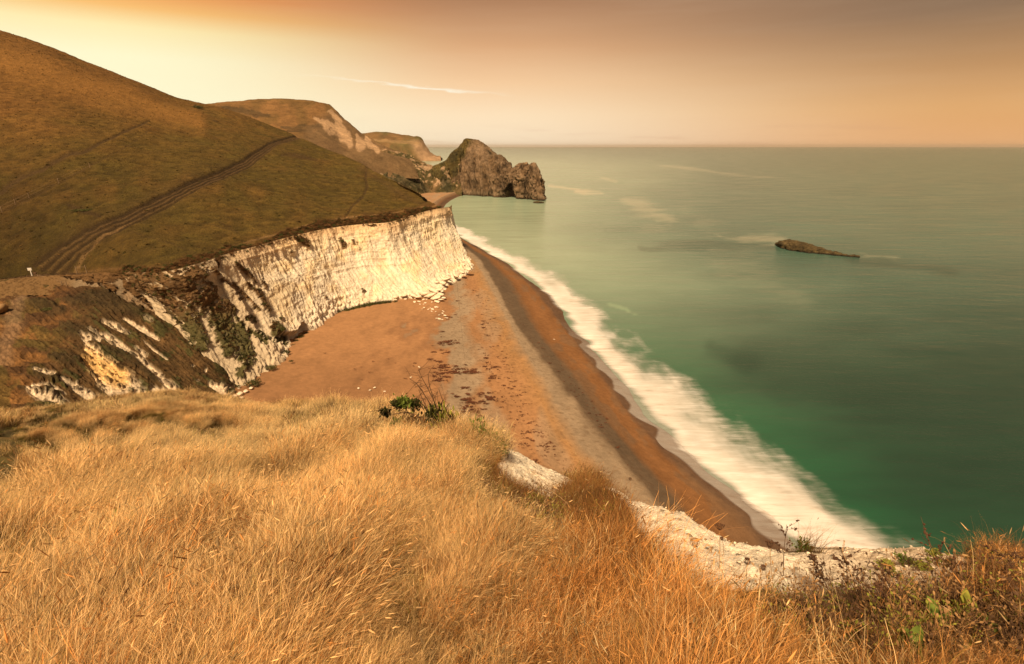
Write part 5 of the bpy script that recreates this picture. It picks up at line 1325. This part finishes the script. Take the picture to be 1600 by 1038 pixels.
o = boulder(-6, 488, 34, 15.2, 'big rounded tan boulder half out of the frame beside the trodden path', None, 1.0, ang=0.3); o.data = o.data.copy(); o.data.materials[0] = plain_mat('tan_boulder', (.30, .18, .08), .3, 1.0)

# bushes: foot of the cliff, its face, the hill
bush_m = [scrub_ball('bush', 1300 + k, 420, m_, .13, .75) for k, m_ in enumerate((M_leafd, M_leafd, M_leafb))]
def bush(p_, wpx, lab, grp=None, kinds=(0, 1), sq=(1, .8, .8), cat='bush'):
    o = obj('bush', bush_m[kinds[rr.integers(len(kinds))]]); o.location = p_; r_ = wpx / 2 / px_m(p_); o.scale = (r_ * sq[0], r_ * sq[1], r_ * sq[2]); o.rotation_euler = (0, 0, rr.uniform(0, .8)); return tag(o, lab, cat, grp)


ORD = 'first second third fourth fifth sixth seventh eighth ninth tenth eleventh twelfth thirteenth fourteenth fifteenth sixteenth seventeenth eighteenth nineteenth twentieth twenty-first last'.split()
LF = 'low dark green bush in the row along the foot of the white cliff'; GF = 'bushes in a row at the cliff foot'
for x, y, w_ in [(618, 466, 6), (607, 467, 8), (598, 468, 9), (590, 469, 9), (582, 470, 10), (574, 472, 11), (566, 474, 9), (557, 476, 10), (549, 478, 9), (541, 480, 12), (528, 483, 11), (519, 485, 12), (511, 487, 11), (504, 491, 10), (499, 497, 9), (494, 502, 8), (489, 506, 7), (477, 516, 7), (470, 522, 9), (463, 528, 9), (458, 534, 6), (482, 511, 6)]:
    nb_ = globals().get('nb_', 0) + 1
    bush(PZ(x, y + 6, 3.0), w_ * rr.uniform(1.1, 1.55), ORD[nb_ - 1] + ' bush from the seaward end of the dark green row along the cliff foot', GF, sq=(1.1, .8, .8))
for x, y, w_, lb in [(446, 552, 12, 'dark bush at the cliff foot, upper of two above the narrow end of the sand'), (424, 576, 14, 'dark bush low on the chalk, lower of two above the narrow end of the sand'), (396, 601, 20, 'dark green bush where sand, gully and cliff meet'), (387, 589, 9, 'small bush on the chalk just above the gully mouth'), (455, 565, 6, 'smallest bush beside the sand, right of the upper one'),
                     (732, 420, 8, 'dark tuft at the outermost corner of the white cliff'), (360, 612, 12, 'dark tall bush in the gully mouth between the chalk blocks'), (372, 604, 6, 'small bush left of the one where sand and cliff meet')]:
    bush(PZ(x, y, 3.8), w_ * 1.3, lb)


def on_mesh(G, x, y):
    a_, b_, _ = pix(G); i = np.argmin((a_ - x) ** 2 + (b_ - y) ** 2); return G.reshape(-1, 3)[i]


for x, y, w_, lb in [(308, 169, 13, 'dark bush on the skyline saddle of the hill'), (336, 190, 7, 'small dark bush on the slope below the saddle'), (128, 330, 22, 'broad flat dark thicket by itself on the open hillside')]:
    bush(on_mesh(HG, x, y), w_ * (1.6 if w_ > 20 else 1.3), lb, kinds=(0,), sq=(1, .35, .25) if w_ > 20 else (1, .6, .6))
for x, y, w_, lb in [(438, 517, 15, 'dark round bush clinging half way up the chalk face'), (426, 512, 11, 'dark bush left of the round one on the chalk face'), (408, 462, 9, 'dark bush hanging high on the chalk face'), (412, 476, 8, 'dark bush just below the highest hanging one'), (565, 452, 5, 'small green tuft low on the bright cliff'), (506, 463, 4, 'tiny tuft on the cliff above the row of bushes'),
                     (470, 378, 12, 'brown scrub hanging from the cliff top above the bright chalk'), (533, 378, 9, 'grey-brown tuft below the rim on the bright face')]:
    bush(on_mesh(CG, x, y), w_ * 1.1, lb, kinds=(0, 2), sq=(1, .6, .9))
for x, y, w_, lb in [(8, 441, 26, 'dark bush at the frame edge left of the path and gate'), (76, 484, 22, 'dark green mound of scrub on the spur below the gate')]:
    bush(on_mesh(SPUR, x, y), w_, lb, kinds=(1,), sq=(1, .6, .35))

# fences and the white sign by the path
M_wood = plain_mat('grey_wood', (.26, .18, .11), .3, 3); M_white = plain_mat('white_paint', (.75, .70, .62), .1, 3)
def box(b_, c0, sx, sy, sz, yaw=0.):
    V = np.array([(x, y, z) for x in (-.5, .5) for y in (-.5, .5) for z in (0, 1)]) * (sx, sy, sz); ca, sa_ = math.cos(yaw), math.sin(yaw)
    V = np.stack([V[:, 0] * ca - V[:, 1] * sa_, V[:, 0] * sa_ + V[:, 1] * ca, V[:, 2]], 1) + c0; return b_.add(V, [(0, 1, 3, 2), (4, 6, 7, 5), (0, 4, 5, 1), (2, 3, 7, 6), (0, 2, 6, 4), (1, 5, 7, 3)])


def fence(pp, G, lab, hgt=1.3, rails=3, thick=.12):
    B = [on_mesh(G, *q_) for q_ in pp]; t = empty('fence', B[0], lab, 'fence')
    for q_ in B: b_ = MB(); box(b_, q_ - B[0] - (0, 0, .3), thick, thick, hgt + .3 + rr.uniform(-.1, .1)); obj('post', b_.mesh('post', M_wood), parent=t)
    for k in range(rails):
        b_ = MB(); z = hgt * (k + .8) / rails; b_.add(*tube([q_ - B[0] + (0, 0, z) for q_ in B], .03, .03, 4, len(B))); obj('rail', b_.mesh('rail', M_wood), parent=t)


fence([(60, 436), (69, 439), (78, 441), (88, 444), (97, 446), (105, 448)], SPUR, 'short weathered fence running down from the white sign towards the gully', 1.2)
fence([(-30, 350), (3, 332), (24, 320), (46, 310), (92, 287), (140, 262)], HG, 'thin post and wire fence climbing the hillside left of the main track', 1.9, 2, .16)
fence([(120, 427), (136, 427)], HG, 'pair of leaning posts below the end of the rutted track', 2.0, 1, .12)
p_ = on_mesh(HG, 50, 431); t = empty('sign', p_, 'white sign on a post beside the start of the rutted track', 'sign')
b_ = MB(); box(b_, np.array((0, 0, -.3)), .22, .22, 2.1); obj('post', b_.mesh('post', M_white), parent=t)
b_ = MB(); box(b_, np.array((-.1, -.1, 1.3)), .95, .09, .75, .3); obj('board', b_.mesh('board', M_white), parent=t)
b_ = MB(); box(b_, np.array((1.0, .1, -.2)), 1.3, .5, .9, -.3); obj('litter_bin', b_.mesh('litter_bin', M_twig)); bpy.data.objects['litter_bin'].location = p_; tag(bpy.data.objects['litter_bin'], 'low dark box standing right beside the white sign', 'box')

# weed thrown up on the shingle
def wrack(name, spots, mat, seed):
    r_ = np.random.default_rng(seed); V, F = [], []
    for x, y, z, s in spots:
        c0 = PZ(x, y, z); ang = r_.uniform(-.35, .35)
        for k in range(int(5 + 7 * s)):
            d = np.array((math.cos(ang + r_.normal(0, .7)), math.sin(ang + r_.normal(0, .7)), 0)); p0 = c0 + np.array((r_.normal(0, .55 * s), r_.normal(0, .22 * s), 0)); L_ = r_.uniform(.2, .6) * s; w = r_.uniform(.05, .14) * s
            sd = np.array((-d[1], d[0], 0)); h_ = r_.uniform(.03, .14); o_ = len(V)
            V += [p0 - d * L_ - (0, 0, .02), p0 - d * L_ * .3 + sd * w + (0, 0, h_), p0 + d * L_ * .5 + sd * w * .6 + (0, 0, h_ * .7), p0 + d * L_, p0 + d * L_ * .4 - sd * w + (0, 0, h_ * .5), p0 - d * L_ * .5 - sd * w * .7 + (0, 0, h_ * .3)]; F += [(o_, o_ + 1, o_ + 4, o_ + 5), (o_ + 1, o_ + 2, o_ + 3, o_ + 4)]
    me = mesh_from(name, np.array(V), np.array(F), smooth=False); o = obj(name, me, mat); o['kind'] = 'stuff'


M_weed = plain_mat('seaweed', (.085, .030, .014), .5, 2)
sp_ = []
def along(pts, n, jx, jy, s0, s1, z=3.2):
    w_ = spline(np.array(pts, float), 200)
    for k in range(n):
        q_ = w_[rr.integers(200)]; x, y = q_[0] + rr.normal(0, jx), q_[1] + rr.normal(0, jy)
        zz = z
        sp_.append((x, y, zz, rr.uniform(s0, s1)))


along([(728, 435), (718, 460), (708, 480), (700, 500)], 16, 4, 4, .3, .8)
along([(697, 520), (690, 545), (684, 562), (690, 580), (680, 600)], 40, 6, 6, .4, 1.0)
along([(690, 535), (715, 540)], 16, 6, 2.5, .4, .9)
along([(698, 575), (722, 580), (740, 582)], 34, 10, 4, .4, 1.1)
along([(712, 620), (745, 625), (765, 618)], 34, 9, 5, .4, 1.0)
along([(725, 645), (748, 640), (740, 665), (755, 672)], 34, 10, 8, .35, .9)
along([(757, 505), (758, 525), (755, 545), (766, 575), (770, 595)], 36, 4, 5, .3, .8)
along([(740, 440), (752, 470), (765, 495), (785, 530), (795, 550)], 60, 10, 6, .2, .6)
along([(790, 560), (800, 590), (815, 620), (835, 650), (850, 690), (865, 715)], 110, 14, 8, .18, .55)
along([(780, 600), (800, 650), (830, 690), (850, 700)], 50, 10, 8, .18, .5)
along([(785, 465), (815, 515), (850, 560), (885, 605), (930, 665), (975, 730)], 90, 6, 5, .2, .5, 3.2)
along([(640, 560), (600, 580), (550, 600), (520, 560)], 14, 30, 10, .2, .55)
along([(860, 560), (900, 610), (960, 680)], 24, 8, 8, .2, .4, 2.6)
along([(790, 700), (830, 730), (800, 715)], 24, 14, 8, .2, .5)
wrack('seaweed', sp_, M_weed, 5)

# ------------------------------------------------------------------ warm haze low over the sea
hv = [(x, y, z) for x in (-95000, 95000) for y in (-6000, 62000) for z in (-25, 170)]
hm = bpy.data.meshes.new('haze'); hm.from_pydata(hv, [], [(0, 1, 3, 2), (4, 6, 7, 5), (0, 4, 5, 1), (2, 3, 7, 6), (0, 2, 6, 4), (1, 5, 7, 3)])
mh = bpy.data.materials.new('haze'); mh.use_nodes = True; T = NT(mh.node_tree)
vol = T.n('ShaderNodeVolumePrincipled'); vol.inputs['Color'].default_value = (1.0, .86, .68, 1); vol.inputs['Density'].default_value = 2.2e-5; vol.inputs['Anisotropy'].default_value = 0.2
o_ = T.n('ShaderNodeOutputMaterial'); T.l(vol.outputs[0], o_.inputs['Volume'])
tag(obj('haze', hm, mh), kind='stuff')
